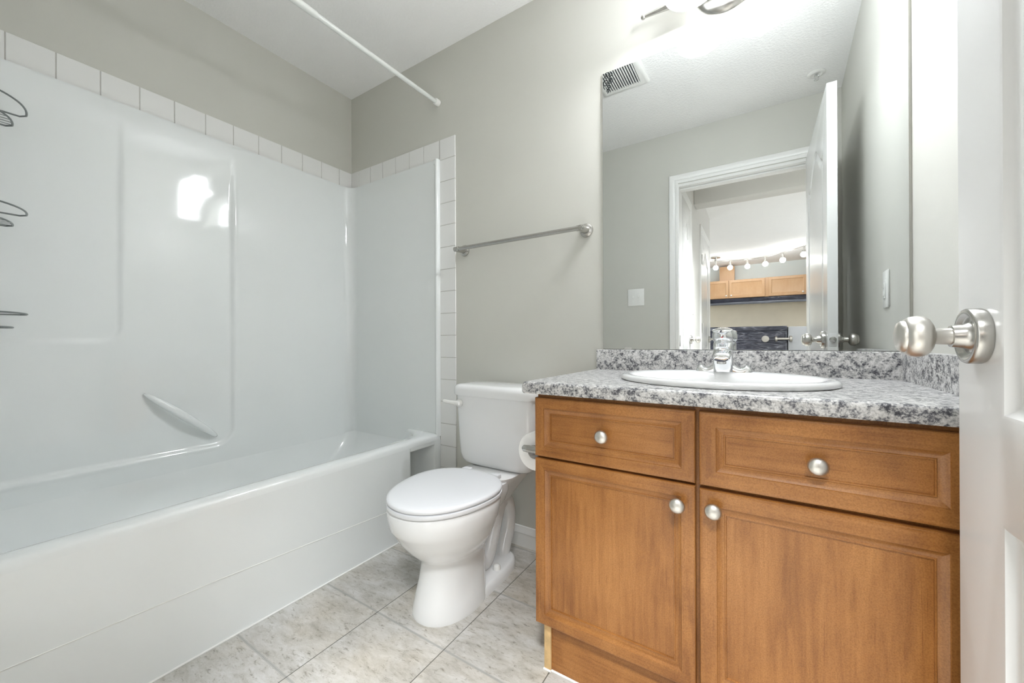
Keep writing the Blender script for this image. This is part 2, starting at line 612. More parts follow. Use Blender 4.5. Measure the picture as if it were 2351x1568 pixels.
# door casing and jamb
def casing_profile_frame(bm, x0, x1, z1, w, y, sgn):
    """moulded casing around an opening in the y plane, projecting sgn*t"""
    prof = [(0.0, 0.0), (0.0, 0.009), (0.004, 0.011), (0.018, 0.012), (0.022, 0.010), (0.030, 0.014), (w - 0.014, 0.018), (w - 0.004, 0.017), (w, 0.012), (w, 0.0)]
    rings = []
    for d, t in prof:
        yy = y + sgn * t
        rings.append([(x0 - d, yy, 0.0), (x0 - d, yy, z1 + d), (x1 + d, yy, z1 + d), (x1 + d, yy, 0.0)])
    vr = [[bm.verts.new(p) for p in r] for r in rings]
    for a, c in zip(vr[:-1], vr[1:]):
        for i in range(3):
            bm.faces.new((a[i], a[i + 1], c[i + 1], c[i]))
    for i in (0, 3):
        bm.faces.new([r[i] for r in vr])


b = B()
casing_profile_frame(b, OX0 + 0.010, OX1 - 0.010, OZ - 0.008 + 0.012, 0.062, YF, 1)
struct(b, 'trim_1', 'trim', 30)
b = B()
box(b, OX0, OX0 + 0.014, YFB, YF, 0, OZ)
box(b, OX1 - 0.018, OX1, YFB, YF, 0, OZ)
box(b, OX0 + 0.014, OX1 - 0.018, YFB, YF, OZ - 0.018, OZ)
box(b, OX1 - 0.030, OX1 - 0.018, YFB + 0.02, YF - 0.04, 0, OZ - 0.018, 0.002)
box(b, OX0 + 0.014, OX1 - 0.030, YFB + 0.02, YF - 0.04, OZ - 0.030, OZ - 0.018, 0.002)
jamb = struct(b, 'trim_2', 'trim', 30)
b = B()
box(b, OX0 + 0.0135, OX0 + 0.0155, YF - 0.036, YF - 0.008, 0.885, 0.965, 0.001)
sp = finish(b, 'strike_plate', 'nickel', jamb)
tag(sp, 'dark metal strike plate')


# baseboards
def baseboard(name, x0, x1):
    b = B()
    prof = [(0, 0), (-0.014, 0), (-0.014, 0.05), (-0.0125, 0.056), (-0.0135, 0.060), (-0.010, 0.070), (-0.006, 0.078), (-0.005, 0.086), (0, 0.088)]
    prism(b, prof, x0, x1, 'x')
    return struct(b, name, 'trim', 30)


baseboard('baseboard_back', -1.286, -0.508)

# tile border above and beside the tub surround
ZT0, ZT1 = 1.872, 1.972


def tile_box(bm, x0, x1, y0, y1, z0, z1):
    box(bm, x0, x1, y0, y1, z0, z1, 0.0012, 2, 0)


b = B()
TP = 0.1119
g = 0.0016
box(b, XL, XL + 0.006, YF, 0, ZT0 - 0.002, ZT1 - 0.001, mi=1)
ys = [0.0] + [-0.0895 - TP * k for k in range(0, 13)] + [YF]
for a, c in zip(ys[:-1], ys[1:]):
    if a - c > 0.01:
        tile_box(b, XL + 0.001, XL + 0.0075, c + g, a - g, ZT0, ZT1)
struct(b, 'trim_3', ['tile', 'grout'], 0)
b = B()
XC0, XC1 = -1.3915, -1.287
box(b, XL + 0.0076, XC1 - 0.001, -0.006, 0, ZT0 - 0.002, ZT1 - 0.001, mi=1)
xs = [XL + 0.0076, -2.059] + [-2.059 + 0.1105 * k for k in range(1, 7)] + [XC0 - 0.003]
for a, c in zip(xs[:-1], xs[1:]):
    tile_box(b, a + g, c - g, -0.0075, -0.001, ZT0, ZT1)
struct(b, 'trim_4', ['tile', 'grout'], 0)
b = B()
box(b, XC0 - 0.002, XC1 - 0.001, -0.006, 0, 0.0, ZT1 - 0.001, mi=1)
zs = [ZT1] + [1.866 - 0.1138 * k for k in range(0, 17)] + [0.0]
for a, c in zip(zs[:-1], zs[1:]):
    if a - c > 0.005:
        tile_box(b, XC0 - 0.001 + g, XC1, -0.0075, -0.001, c + g, a - (0 if a == ZT1 else g))
struct(b, 'trim_5', ['tile', 'grout'], 0)

# ------------------------------------------------------------------ bathtub with moulded surround
TX = -1.39
RIM = 0.445
tub = thing('bathtub', (-1.76, -0.76, 0), 'white moulded bathtub with glossy wall surround filling the left alcove', 'bathtub')
b = B()
# deck + basin as one lofted skin
def tubring(z, x0, x1, y0, y1, rb, rl=None, rf=None):
    # corner radii: back apron side, back wall side, front end
    rl = rb if rl is None else rl
    rf = rb if rf is None else rf
    pts = []
    for cx, cy, r, a0 in ((x1 - rb, y1 - rb, rb, 0), (x0 + rl, y1 - rl, rl, 90), (x0 + rf, y0 + rf, rf, 180), (x1 - rf, y0 + rf, rf, 270)):
        for i in range(13):
            a = math.radians(a0 + 90 * i / 12)
            pts.append((cx + r * math.cos(a), cy + r * math.sin(a), z))
    return pts
outer = tubring(RIM - 0.03, XL + 0.006, TX, -1.505, -0.008, 0.004)
rings = [tubring(RIM - 0.03, XL + 0.006, TX + 0.0, -1.505, -0.008, 0.004),
         tubring(RIM - 0.014, XL + 0.006, TX - 0.001, -1.505, -0.008, 0.004),
         tubring(RIM - 0.005, XL + 0.006, TX - 0.006, -1.505, -0.008, 0.004),
         tubring(RIM, XL + 0.006, TX - 0.016, -1.505, -0.008, 0.004),
         tubring(RIM + 0.001, XL + 0.010, TX - 0.045, -1.49, -0.010, 0.17, 0.03, 0.03),
         tubring(RIM - 0.002, XL + 0.013, TX - 0.062, -1.48, -0.013, 0.21, 0.05, 0.05),
         tubring(RIM - 0.012, XL + 0.015, TX - 0.072, -1.475, -0.014, 0.215, 0.055, 0.06),
         tubring(0.385, XL + 0.0175, TX - 0.083, -1.47, -0.0165, 0.22, 0.058, 0.07),
         tubring(0.355, XL + 0.0225, TX - 0.087, -1.465, -0.023, 0.22, 0.06, 0.08),
         tubring(0.310, XL + 0.032, TX - 0.092, -1.455, -0.050, 0.21, 0.07, 0.09),
         tubring(0.255, XL + 0.049, TX - 0.099, -1.44, -0.097, 0.195, 0.085, 0.11),
         tubring(0.20, XL + 0.074, TX - 0.11, -1.42, -0.160, 0.165, 0.10, 0.13),
         tubring(0.15, XL + 0.106, TX - 0.125, -1.38, -0.232, 0.145, 0.11, 0.14),
         tubring(0.115, XL + 0.148, TX - 0.15, -1.33, -0.31, 0.135, 0.12, 0.14),
         tubring(0.095, XL + 0.22, TX - 0.21, -1.24, -0.39, 0.12)]
loft(b, rings, False, True)
finish(b, 'basin', 'acrylic', tub, 50)
b = B()
# apron: face, rounded return and recessed end facing the room
pts = [(TX, -1.505), (TX, -0.225)]
for i in range(1, 7):
    a = math.radians(90 * i / 6)
    pts.append((TX - 0.022 * (1 - math.cos(a)), -0.225 + 0.022 * math.sin(a)))
pts += [(TX - 0.13, -0.19), (TX - 0.13, -0.085), (TX - 0.115, -0.066), (TX - 0.09, -0.060), (TX - 0.004, -0.052), (TX, -0.048), (TX, -0.008), (TX - 0.02, -0.008)]
ZT = RIM - 0.03
rings = []
rings.append([(x, y, 0.0) for x, y in pts])
rings.append([(x, y, ZT) for x, y in pts])
loft(b, rings, False, False, closed=False)
# soft underside of the rim over the recess
box(b, TX - 0.15, TX - 0.001, -0.215, -0.008, ZT - 0.02, ZT + 0.004, 0.006, 3)
ap = finish(b, 'apron', 'acrylic', tub, 50)
b = B()
tube(b, [(TX + 0.0005, -1.49, 0.211), (TX + 0.0005, -0.99, 0.197), (TX + 0.0005, -0.373, 0.165), (TX + 0.0005, -0.22, 0.158)], 0.0012, 8)
finish(b, 'apron_bead', 'caulk', ap)
b = B()
tube(b, [(TX + 0.002, -1.49, 0.002), (TX + 0.002, -0.22, 0.002)], 0.003, 8)
finish(b, 'floor_caulk', 'caulk', ap)


def sstep(x, a, bb):
    t = min(1, max(0, (x - a) / (bb - a)))
    return t * t * (3 - 2 * t)


def rr_sd(y, z, y1, z0, r):
    """signed distance to region y<y1, z>z0 with rounded corner radius r (negative inside)"""
    dy, dz = y - (y1 - r), (z0 + r) - z
    return math.hypot(max(dy, 0), max(dz, 0)) + min(max(dy, dz), 0) - r


def surr_x(y, z):
    fade = 1 - sstep(z, 1.48, 1.85)
    dB = rr_sd(y, z, -0.658, 0.447, 0.075)
    dA = rr_sd(y, z, -1.04, 0.928, 0.06)
    inB = 1 - sstep(dB, -0.010, 0.006)
    inA = 1 - sstep(dA, -0.010, 0.006)
    bead = math.exp(-((dB - 0.012) / 0.007) ** 2) * 0.003
    return XL + 0.021 - fade * (0.0115 * inB + 0.0065 * inA) + bead * fade


b = B()
RC = 0.055     # inside corner radius
y_lo, y_hi = -1.50, -0.018 - RC
ygrid = [y_lo + (y_hi - y_lo) * i / 250 for i in range(251)]
zgrid = [0.362 + (ZT0 - 0.002 - 0.362) * j / 210 for j in range(211)]
rows = []
for z in zgrid:
    row = [(surr_x(y, z), y, z) for y in ygrid]
    xc = XL + 0.021 + RC
    for i in range(1, 9):
        a = math.radians(90 * i / 8)
        row.append((xc - RC * math.cos(a), y_hi + RC * math.sin(a), z))
    for i in range(1, 13):
        x = xc + (TX - 0.032 - xc) * i / 12
        row.append((x, -0.018, z))
    # rolled front edge of the end panel
    for dx, yy in ((0.004, -0.0185), (0.010, -0.021), (0.016, -0.027), (0.022, -0.031), (0.029, -0.029), (0.032, -0.023), (0.032, -0.006)):
        row.append((TX - 0.032 + dx, yy, z))
    rows.append([(px, py, max(pz, RIM - 0.012) if px > TX - 0.21 else pz) for px, py, pz in row])
loft(b, rows, False, False, closed=False)
# top return to the wall
top = rows[-1]
box(b, TX - 0.031, TX - 0.0005, -0.028, -0.006, ZT0 - 0.028, ZT0 - 0.004, 0.004)
sur = finish(b, 'surround_panel', 'acrylic', tub, 60)
b = B()
box(b, XL + 0.03, TX, -1.52, -1.498, RIM - 0.01, ZT0 - 0.002, 0.004)
finish(b, 'end_panel', 'acrylic', tub, 40)
# grab bar / soap rail
b = B()
P0, P1 = Vector((XL + 0.010, -0.975, 0.712)), Vector((XL + 0.010, -0.722, 0.485))
rings = []
for i in range(25):
    t = i / 24
    s = math.sin(math.pi * t)
    e = max(0.0, s) ** 0.45
    p = P0.lerp(P1, t)
    d = (P1 - P0).normalized()
    nrm = Vector((0, -d.z, d.y))
    if nrm.z < 0:
        nrm = -nrm
    cx = p + Vector((0.004 + 0.040 * s ** 0.6, 0, 0))
    ring = []
    for k in range(16):
        a = 2 * math.pi * k / 16
        ring.append(cx + Vector((math.cos(a) * (0.004 + 0.006 * e), 0, 0)) + nrm * math.sin(a) * (0.003 + 0.0135 * e))
    rings.append(ring)
loft(b, rings)
finish(b, 'grab_bar', 'acrylic', sur, 60)

# ------------------------------------------------------------------ shower curtain rod
rod = thing('curtain_rod', (-1.41, -0.76, 2.175), 'white telescoping shower curtain rod above the bathtub', 'curtain rod')
b = B(); tube(b, [(-1.405, -0.004, 2.172), (-1.425, -0.70, 2.178)], 0.0105, 20); finish(b, 'inner_tube', 'rod_white', rod)
b = B(); tube(b, [(-1.4230, -0.652, 2.1776), (-1.4232, -0.655, 2.1776), (-1.4235, -0.66, 2.1777), (-1.445, -1.519, 2.183)], [0.0108, 0.0125, 0.0135, 0.0135], 20); finish(b, 'outer_tube', 'rod_white', rod)
b = B(); lathe(b, [(0.0001, 0), (0.0165, 0), (0.0175, 0.003), (0.0165, 0.022), (0.0145, 0.026), (0.0125, 0.0262)], (-1.4048, -0.001, 2.172), (0, -1, 0), 28); finish(b, 'end_cap', 'white_plastic', rod)
b = B(); lathe(b, [(0.0001, 0), (0.018, 0), (0.018, 0.025), (0.0145, 0.03)], (-1.445, YF + 0.002, 2.183), (0, 1, 0), 28); finish(b, 'end_cap', 'white_plastic', rod)

# ------------------------------------------------------------------ corner shower caddy
cad = thing('shower_caddy', (-2.085, -1.47, RIM), 'grey wire corner caddy of three rounded shelves at the tub end', 'shower caddy')
b = B(); tube(b, [(-2.085, -1.47, RIM + 0.002), (-2.085, -1.47, CZ - 0.002)], 0.011, 16); finish(b, 'pole', 'wire', cad)


def quarter(cx, cy, r, z, n=24, e=2.4):
    """rounded triangular loop in the corner"""
    pts = []
    for i in range(n + 1):
        a = math.radians(90 * i / n)
        pts.append((cx + r * abs(math.cos(a)) ** (2 / e), cy + r * abs(math.sin(a)) ** (2 / e), z))
    # tip rounding back to straight sides
    pts = [(cx + 0.004, cy, z)] + [(cx + r - 0.015, cy - 0.001, z)] + pts[1:-1] + [(cx - 0.001, cy + r - 0.012, z)] + [(cx, cy + 0.004, z)]
    return pts


for zt, zb in ((1.684, 1.638), (1.350, 1.308), (1.017, 0.973)):
    cx, cy = -2.088, -1.487
    b = B()
    tube(b, quarter(cx, cy, 0.205, zt), 0.0028, 10, closed=True)
    sh = finish(b, 'shelf_rail', 'wire', cad)
    b = B()
    tube(b, quarter(cx + 0.004, cy + 0.004, 0.172, zb), 0.0028, 10, closed=True)
    for k in range(1, 8):
        d = 0.0225 * k
        L = 0.170 * (max(0.0, 1 - (d / 0.172) ** 2.4)) ** (1 / 2.4)
        tube(b, [(cx + 0.004 + d, cy + 0.004, zb), (cx + 0.004 + d, cy + 0.004 + L, zb)], 0.0011, 6)
    finish(b, 'shelf_wires', 'wire', sh)
    b = B()
    b.free()
    for px, py in ((cx + 0.001, cy + 0.135), (cx + 0.145, cy + 0.001), (cx + 0.118, cy + 0.118)):
        b = B()
        tube(b, [(px, py, zb), (px, py, zt)], 0.003, 8)
        finish(b, 'shelf_post', 'wire', sh)

# ------------------------------------------------------------------ towel bar
tb = thing('towel_bar', (-0.91, -0.03, 1.372), 'brushed nickel towel bar on the grey wall above the toilet tank', 'towel bar')
b = B(); tube(b, [(-1.222, -0.068, 1.371), (-0.594, -0.068, 1.371)], 0.0095, 20); finish(b, 'bar', 'nickel', tb)
for x in (-1.228, -0.587):
    b = B()
    lathe(b, [(0.0001, 0), (0.027, 0), (0.0285, 0.003), (0.027, 0.008), (0.020, 0.0125), (0.012, 0.015)], (x, -0.0005, 1.376), (0, -1, 0), 36)
    tube(b, [(x, -0.010, 1.376), (x, -0.03, 1.3745), (x, -0.058, 1.3715), (x, -0.070, 1.371), (x, -0.079, 1.371)], [0.0165, 0.0145, 0.0125, 0.0125, 0.008], 20)
    sx = 1 if x < -1 else -1
    tube(b, [(x - sx * 0.010, -0.068, 1.371), (x + sx * 0.016, -0.068, 1.371)], 0.0115, 20)
    finish(b, 'wall_post', 'nickel', tb)

# ------------------------------------------------------------------ toilet
TCX = -0.93
toi = thing('toilet', (TCX, -0.38, 0), 'white two-piece toilet with closed lid between tub and vanity', 'toilet')
b = B()
# front column and bowl
lv = [(0.000, -0.43, 0.112, 0.170, 0.10, 2.2), (0.012, -0.43, 0.113, 0.171, 0.10, 2.2), (0.05, -0.43, 0.106, 0.160, 0.11, 2.2),
      (0.11, -0.43, 0.097, 0.146, 0.12, 2.1), (0.165, -0.43, 0.092, 0.138, 0.13, 2.1), (0.185, -0.432, 0.096, 0.142, 0.13, 2.1),
      (0.205, -0.44, 0.112, 0.158, 0.13, 2.1), (0.235, -0.44, 0.138, 0.186, 0.135, 2.1), (0.27, -0.44, 0.158, 0.213, 0.145, 2.1),
      (0.302, -0.437, 0.169, 0.235, 0.16, 2.1), (0.316, -0.435, 0.176, 0.248, 0.165, 2.1), (0.350, -0.435, 0.180, 0.254, 0.18, 2.1),
      (0.372, -0.435, 0.181, 0.255, 0.175, 2.1), (0.378, -0.435, 0.177, 0.251, 0.17, 2.1)]
rings = []
for z, yc, hw, lf, lb, e in lv:
    k_ = 0.30 * min(1.0, max(0.0, (z - 0.20) / 0.10))
    rings.append([(TCX + (x - TCX) * (1 - k_ * max(0.0, (y - yc) / lb) ** 1.5), y, zz) for x, y, zz in sup(TCX, yc, z, hw, lf, e, 56, lb, 2.3)])
loft(b, rings)
# rear deck carrying the tank
dk = [(0.27, 0.055, -0.19, 0.10), (0.30, 0.070, -0.18, 0.12), (0.335, 0.092, -0.165, 0.135), (0.365, 0.112, -0.155, 0.14), (0.380, 0.122, -0.15, 0.142), (0.388, 0.124, -0.15, 0.142), (0.392, 0.119, -0.15, 0.136)]
loft(b, [sup(TCX, yc, z, hw, ll, 4.0, 40, ll * 0.9) for z, hw, yc, ll in dk])
# fairing between bowl and deck
loft(b, [sup(TCX, -0.27, z, hw, 0.07, 3, 32) for z, hw in ((0.255, 0.06), (0.30, 0.095), (0.345, 0.112), (0.376, 0.112))])
# foot flange
loft(b, [sup(TCX, -0.30, z, hw, 0.20, 3.2, 48, lb, 3.0) for z, hw, lb in ((0, 0.106, 0.19), (0.016, 0.106, 0.19), (0.030, 0.101, 0.186), (0.036, 0.092, 0.176))])
# trapway
tw = [(-0.40, 0.20), (-0.36, 0.13), (-0.32, 0.075), (-0.285, 0.055), (-0.255, 0.075), (-0.225, 0.14), (-0.20, 0.20), (-0.175, 0.245), (-0.145, 0.26), (-0.115, 0.235), (-0.10, 0.18), (-0.11, 0.12), (-0.135, 0.07), (-0.15, 0.03), (-0.15, 0.004)]
def cr(p, n=4):
    out = []
    for i in range(len(p) - 1):
        p0, p1, p2, p3 = p[max(i - 1, 0)], p[i], p[i + 1], p[min(i + 2, len(p) - 1)]
        for k in range(n):
            t = k / n
            out.append(tuple(0.5 * (2 * p1[j] + (p2[j] - p0[j]) * t + (2 * p0[j] - 5 * p1[j] + 4 * p2[j] - p3[j]) * t * t + (3 * p1[j] - p0[j] - 3 * p2[j] + p3[j]) * t ** 3) for j in range(len(p1))))
    out.append(p[-1])
    return out
for sx_ in (0.020, -0.020):
    tube(b, [(TCX + sx_, y, z) for y, z in cr(tw)], 0.031, 20)
bowl = finish(b, 'bowl', 'porcelain', toi, 45)
for sx_ in (1, -1):
    b = B()
    lathe(b, [(0.0155, 0), (0.0155, 0.003), (0.0135, 0.014), (0.010, 0.0195), (0.004, 0.022), (0.0005, 0.0222)], (TCX + sx_ * 0.072, -0.265, 0.034), (0, 0, 1), 24)
    finish(b, 'bolt_cap', 'white_plastic', bowl)
# seat ring and lid
b = B()
SE = dict(n=64)
def egg(z, d):
    pts = []
    for x, y, zz in sup(TCX, -0.435, z, 0.184 - d, 0.258 - d, 2.1, 64, 0.155 - d, 2.6):
        t = max(0.0, (y + 0.435) / 0.155)
        pts.append((TCX + (x - TCX) * (1 - 0.17 * t ** 1.5), y, zz))
    return pts
loft(b, [egg(0.380, 0.010), egg(0.3805, 0.004), egg(0.383, 0.001), egg(0.388, 0), egg(0.394, 0.001), egg(0.3965, 0.006)])
finish(b, 'seat', 'seat_plastic', toi, 40)
b = B()
loft(b, [egg(0.3985, 0.010), egg(0.399, 0.004), egg(0.402, 0.0015), egg(0.407, 0.001), egg(0.4115, 0.004), egg(0.414, 0.012), egg(0.4155, 0.03), egg(0.4165, 0.07), egg(0.417, 0.12)])
lid = finish(b, 'lid', 'seat_plastic', toi, 40)
for sx_ in (-0.07, 0.07):
    b = B()
    box(b, TCX + sx_ - 0.02, TCX + sx_ + 0.02, -0.288, -0.256, 0.380, 0.409, 0.006, 3)
    finish(b, 'hinge', 'seat_plastic', lid, 40)
# tank
b = B()
TYC, = (-0.1165,)
def tk(z, hw, hd, e=5.5):
    return sup(TCX, TYC, z, hw, hd, e, 72)
loft(b, [tk(0.3915, 0.145, 0.060, 4), tk(0.394, 0.160, 0.073, 4.2), tk(0.402, 0.172, 0.082, 4.6), tk(0.416, 0.180, 0.086, 5), tk(0.44, 0.1855, 0.0885),
         tk(0.50, 0.190, 0.090), tk(0.60, 0.197, 0.0915), tk(0.690, 0.203, 0.093)])
tank = finish(b, 'tank', 'porcelain', toi, 45)
b = B()
loft(b, [tk(0.6885, 0.203, 0.094), tk(0.6895, 0.211, 0.100), tk(0.694, 0.2135, 0.102), tk(0.716, 0.2135, 0.102), tk(0.726, 0.211, 0.0995), tk(0.733, 0.204, 0.093),
         tk(0.7365, 0.192, 0.082), tk(0.738, 0.17, 0.062)])
finish(b, 'tank_lid', 'porcelain', toi, 45)
b = B()
lathe(b, [(0.0001, 0.0), (0.017, 0.0), (0.017, 0.006), (0.011, 0.012), (0.008, 0.02)], (TCX - 0.163, -0.2065, 0.656), (0, -1, 0), 24)
rings = []
for i, (x, w_) in enumerate(((0.012, 0.007), (0.0, 0.010), (-0.02, 0.009), (-0.045, 0.008), (-0.062, 0.0085), (-0.070, 0.006))):
    zc = 0.656 + 0.0006 * i + 0.004 * (i / 5) ** 2
    yc = -0.226 - 0.006 * (i / 5) ** 2
    rings.append([(TCX - 0.163 + x, yc + 0.005 * math.cos(a), zc + w_ * math.sin(a)) for a in [2 * math.pi * k / 14 for k in range(14)]])
loft(b, rings)
finish(b, 'flush_lever', 'white_plastic', tank, 45)

# ------------------------------------------------------------------ vanity cabinet
van = thing('vanity_cabinet', (-0.08, -0.27, 0), 'honey stained maple vanity cabinet under the speckled counter', 'cabinet')
VX0, VX1 = -0.525, 0.352
VF = -0.536
b = B()
box(b, VX0, VX0 + 0.016, VF, -0.002, 0.139, 0.776)
box(b, VX1 - 0.016, VX1, VF, -0.002, 0.139, 0.776)
box(b, VX0 + 0.016, VX1 - 0.016, VF, -0.002, 0.139, 0.155)
box(b, VX0 + 0.016, VX1 - 0.016, -0.010, -0.002, 0.155, 0.776)
box(b, VX0 + 0.016, VX1 - 0.016, VF, VF + 0.018, 0.155, 0.60)
box(b, VX0 + 0.016, VX1 - 0.016, VF, VF + 0.018, 0.60, 0.776)
body = finish(b, 'cabinet_body', ['wood_v'], van, 0)
b = B()
box(b, -0.508, -0.488, VF, -0.004, 0.001, 0.139)
finish(b, 'side_foot', 'raw_wood', van, 0)
b = B()
box(b, -0.488, VX1, VF + 0.006, VF + 0.022, 0.001, 0.139)
finish(b, 'toe_kick', 'wood_h', van, 0)
b = B()
tube(b, [(-0.51, VF - 0.001, 0.0015), (-0.488, VF - 0.001, 0.0015), (-0.487, VF + 0.004, 0.0015), (VX1, VF + 0.004, 0.0015)], 0.003, 8)
finish(b, 'floor_caulk', 'caulk', van)
YB, YD = VF - 0.002, VF - 0.021


def oval_knob(bm, x, y, z, s=1.0, tilt=0.0):
    prof = [(0.0001, -0.001), (0.0085, -0.001), (0.0085, 0.001), (0.0060, 0.004), (0.0060, 0.012), (0.010, 0.0145), (0.0155, 0.0175), (0.0172, 0.0205), (0.0168, 0.0235), (0.0135, 0.0275), (0.0075, 0.0300), (0.0008, 0.0308)]
    lathe(bm, [(r * s, h) for r, h in prof], (x, y, z), (0, -1, 0), 32)


def drawer(name, x0, x1, z0, z1, frame, kx, kz, sc_=1.0):
    b = B()
    front_panel(b, x0, x1, z0, z1, YB, YD, frame)
    d = finish(b, name, ['wood_v', 'wood_h'], van, 25)
    b = B()
    oval_knob(b, kx, YD + 0.0 if not frame else YD, kz, sc_)
    k = finish(b, 'knob', 'knob_nickel', d, 50)
    tag(k, 'brushed nickel knob')
    return d


def vdoor(x0, x1, z0, z1, frame, kx, kz):
    b = B()
    front_panel(b, x0, x1, z0, z1, YB, YD, frame)
    d = finish(b, 'door', ['wood_v', 'wood_h'], van, 25)
    b = B()
    oval_knob(b, kx, YD, kz)
    k = finish(b, 'knob', 'knob_nickel', d, 50)
    tag(k, 'brushed nickel knob')


# drawer knobs sit on the recessed field
def drawer_k(x0, x1, z0, z1, frame, kx, kz):
    b = B()
    front_panel(b, x0, x1, z0, z1, YB, YD, frame)
    d = finish(b, 'drawer_front', ['wood_v', 'wood_h'], van, 25)
    b = B()
    oval_knob(b, kx, YD + 0.0105, kz)
    tag(finish(b, 'knob', 'knob_nickel', d, 50), 'brushed nickel knob')


drawer_k(-0.525, -0.117, 0.603, 0.765, 0.029, -0.330, 0.681)
drawer_k(-0.109, 0.309, 0.602, 0.765, 0.034, 0.098, 0.680)
vdoor(-0.525, -0.117, 0.139, 0.597, 0.030, -0.152, 0.553)
vdoor(-0.109, 0.309, 0.139, 0.594, 0.035, -0.080, 0.556)

# toilet paper holder on the cabinet side
tph = thing('toilet_paper_holder', (-0.56, -0.43, 0.588), 'brushed nickel toilet paper holder on the vanity side', 'toilet paper holder')
b = B()
tube(b, [(-0.5255, -0.462, 0.588), (-0.56, -0.462, 0.588), (-0.600, -0.462, 0.588), (-0.616, -0.462, 0.588), (-0.622, -0.462, 0.588)], [0.0125, 0.0112, 0.0112, 0.0105, 0.005], 24)
lathe(b, [(0.0001, 0.0), (0.02, 0), (0.02, 0.004), (0.012, 0.009)], (-0.5245, -0.462, 0.588), (-1, 0, 0), 28)
finish(b, 'front_post', 'nickel', tph)
b = B()
tube(b, [(-0.5255, -0.318, 0.588), (-0.60, -0.318, 0.588), (-0.614, -0.318, 0.588)], [0.0098, 0.0098, 0.004], 20)
lathe(b, [(0.0001, 0.0), (0.02, 0), (0.02, 0.004), (0.012, 0.009)], (-0.5245, -0.318, 0.588), (-1, 0, 0), 28)
finish(b, 'rear_post', 'nickel', tph)
b = B(); tube(b, [(-0.594, -0.462, 0.588), (-0.594, -0.318, 0.588)], 0.007, 48); finish(b, 'spindle', 'nickel', tph)
b = B()
RCX, RCZ = -0.594, 0.5734
prof = [(0.021, 0.0), (0.052, 0.0), (0.0555, 0.001), (0.057, 0.004), (0.057, 0.096), (0.0555, 0.099), (0.052, 0.1), (0.021, 0.1)]
rings = []
for r, h in prof + [prof[0]]:
    rings.append([(RCX + r * math.cos(2 * math.pi * k / 48), -0.440 + h, RCZ + r * 1.04 * math.sin(2 * math.pi * k / 48)) for k in range(48)])
loft(b, rings, False, False)
tpr = finish(b, 'toilet_paper_roll', ['paper'], None, 40)
tag(tpr, 'white toilet paper roll hanging on the holder beside the vanity', 'toilet paper')

# ------------------------------------------------------------------ countertop with splashes
CT = 0.810
ctr = thing('countertop', (-0.09, -0.29, 0.777), 'grey speckled laminate countertop with raised backsplash', 'countertop')
SCX, SCY, SA, SB_ = -0.09, -0.292, 0.262, 0.222
b = B()
xr = RX(-0.3)
def crect(d, z, rad):
    return rrect(-0.557 + d, xr + 0.0, -0.576 + d, -0.001, rad, z, 5)
N_E = 64
rings = [crect(0.004, 0.777, 0.004), crect(0.0005, 0.781, 0.005), crect(0, 0.786, 0.006), crect(0, 0.799, 0.006), crect(0.002, 0.805, 0.006), crect(0.006, 0.8088, 0.006), crect(0.011, CT, 0.006)]
vr = loft(b, rings, False, False)
he = [b.verts.new((SCX + (SA - 0.02) * math.cos(2 * math.pi * k / N_E), SCY + (SB_ - 0.02) * math.sin(2 * math.pi * k / N_E), CT)) for k in range(N_E)]
hb = [b.verts.new((v.co.x, v.co.y, 0.777)) for v in he]
for k in range(N_E):
    b.faces.new((he[k], he[(k + 1) % N_E], hb[(k + 1) % N_E], hb[k]))
fill_with_holes(b, vr[-1], [he])
fill_with_holes(b, vr[0], [hb])
finish(b, 'slab', 'granite', ctr, 40)
b = B()
prof = [(-0.001, CT), (-0.021, CT), (-0.021, 0.884), (-0.0195, 0.8875), (-0.016, 0.889), (-0.001, 0.889)]
prism(b, prof, -0.540, xr - 0.03, 'x')
finish(b, 'backsplash', 'granite', ctr, 40)
b = B()
prism(b, [(xr - 0.04, -0.0), (xr + 0.0, -0.0), (xr + 0.0, -0.56), (xr - 0.04, -0.56)][::-1], CT + 0.0002, 0.889)
finish(b, 'side_splash', 'granite', ctr, 0)

# ------------------------------------------------------------------ sink
snk = thing('sink', (SCX, SCY, CT), 'white oval drop-in basin set in the speckled countertop', 'sink')
b = B()
def el(k, z, dy=0.0):
    return [(SCX + SA * k * math.cos(2 * math.pi * j / 72), SCY + dy + SB_ * k * math.sin(2 * math.pi * j / 72), z) for j in range(72)]
def el2(a, bb, z, dy=0.0):
    return [(SCX + a * math.cos(2 * math.pi * j / 72), SCY + dy + bb * math.sin(2 * math.pi * j / 72), z) for j in range(72)]
rings = [el(0.985, CT + 0.0006), el(1.0, CT + 0.003), el(1.0, CT + 0.008), el(0.99, CT + 0.013), el(0.965, CT + 0.016), el(0.93, CT + 0.0165),
         el2(0.225, 0.150, CT + 0.014, -0.038), el2(0.215, 0.142, CT + 0.008, -0.038), el2(0.205, 0.134, CT - 0.008, -0.038), el2(0.19, 0.122, CT - 0.05, -0.038),
         el2(0.16, 0.10, CT - 0.10, -0.036), el2(0.11, 0.068, CT - 0.128, -0.034), el2(0.03, 0.03, CT - 0.136, -0.034)]
loft(b, rings, False, True)
bs = finish(b, 'basin', 'porcelain', snk, 60)
b = B()
lathe(b, [(0.0001, 0.0), (0.026, 0.0), (0.026, 0.003), (0.018, 0.004), (0.0005, 0.0035)], (SCX, SCY - 0.034, CT - 0.1358), (0, 0, 1), 28)
finish(b, 'drain', 'chrome', snk, 40)

# ------------------------------------------------------------------ faucet
FZ = CT + 0.0155
FX, FY = -0.089, -0.115
fau = thing('faucet', (FX, FY, FZ), 'chrome single-lever faucet standing on the back of the sink', 'faucet')
b = B()
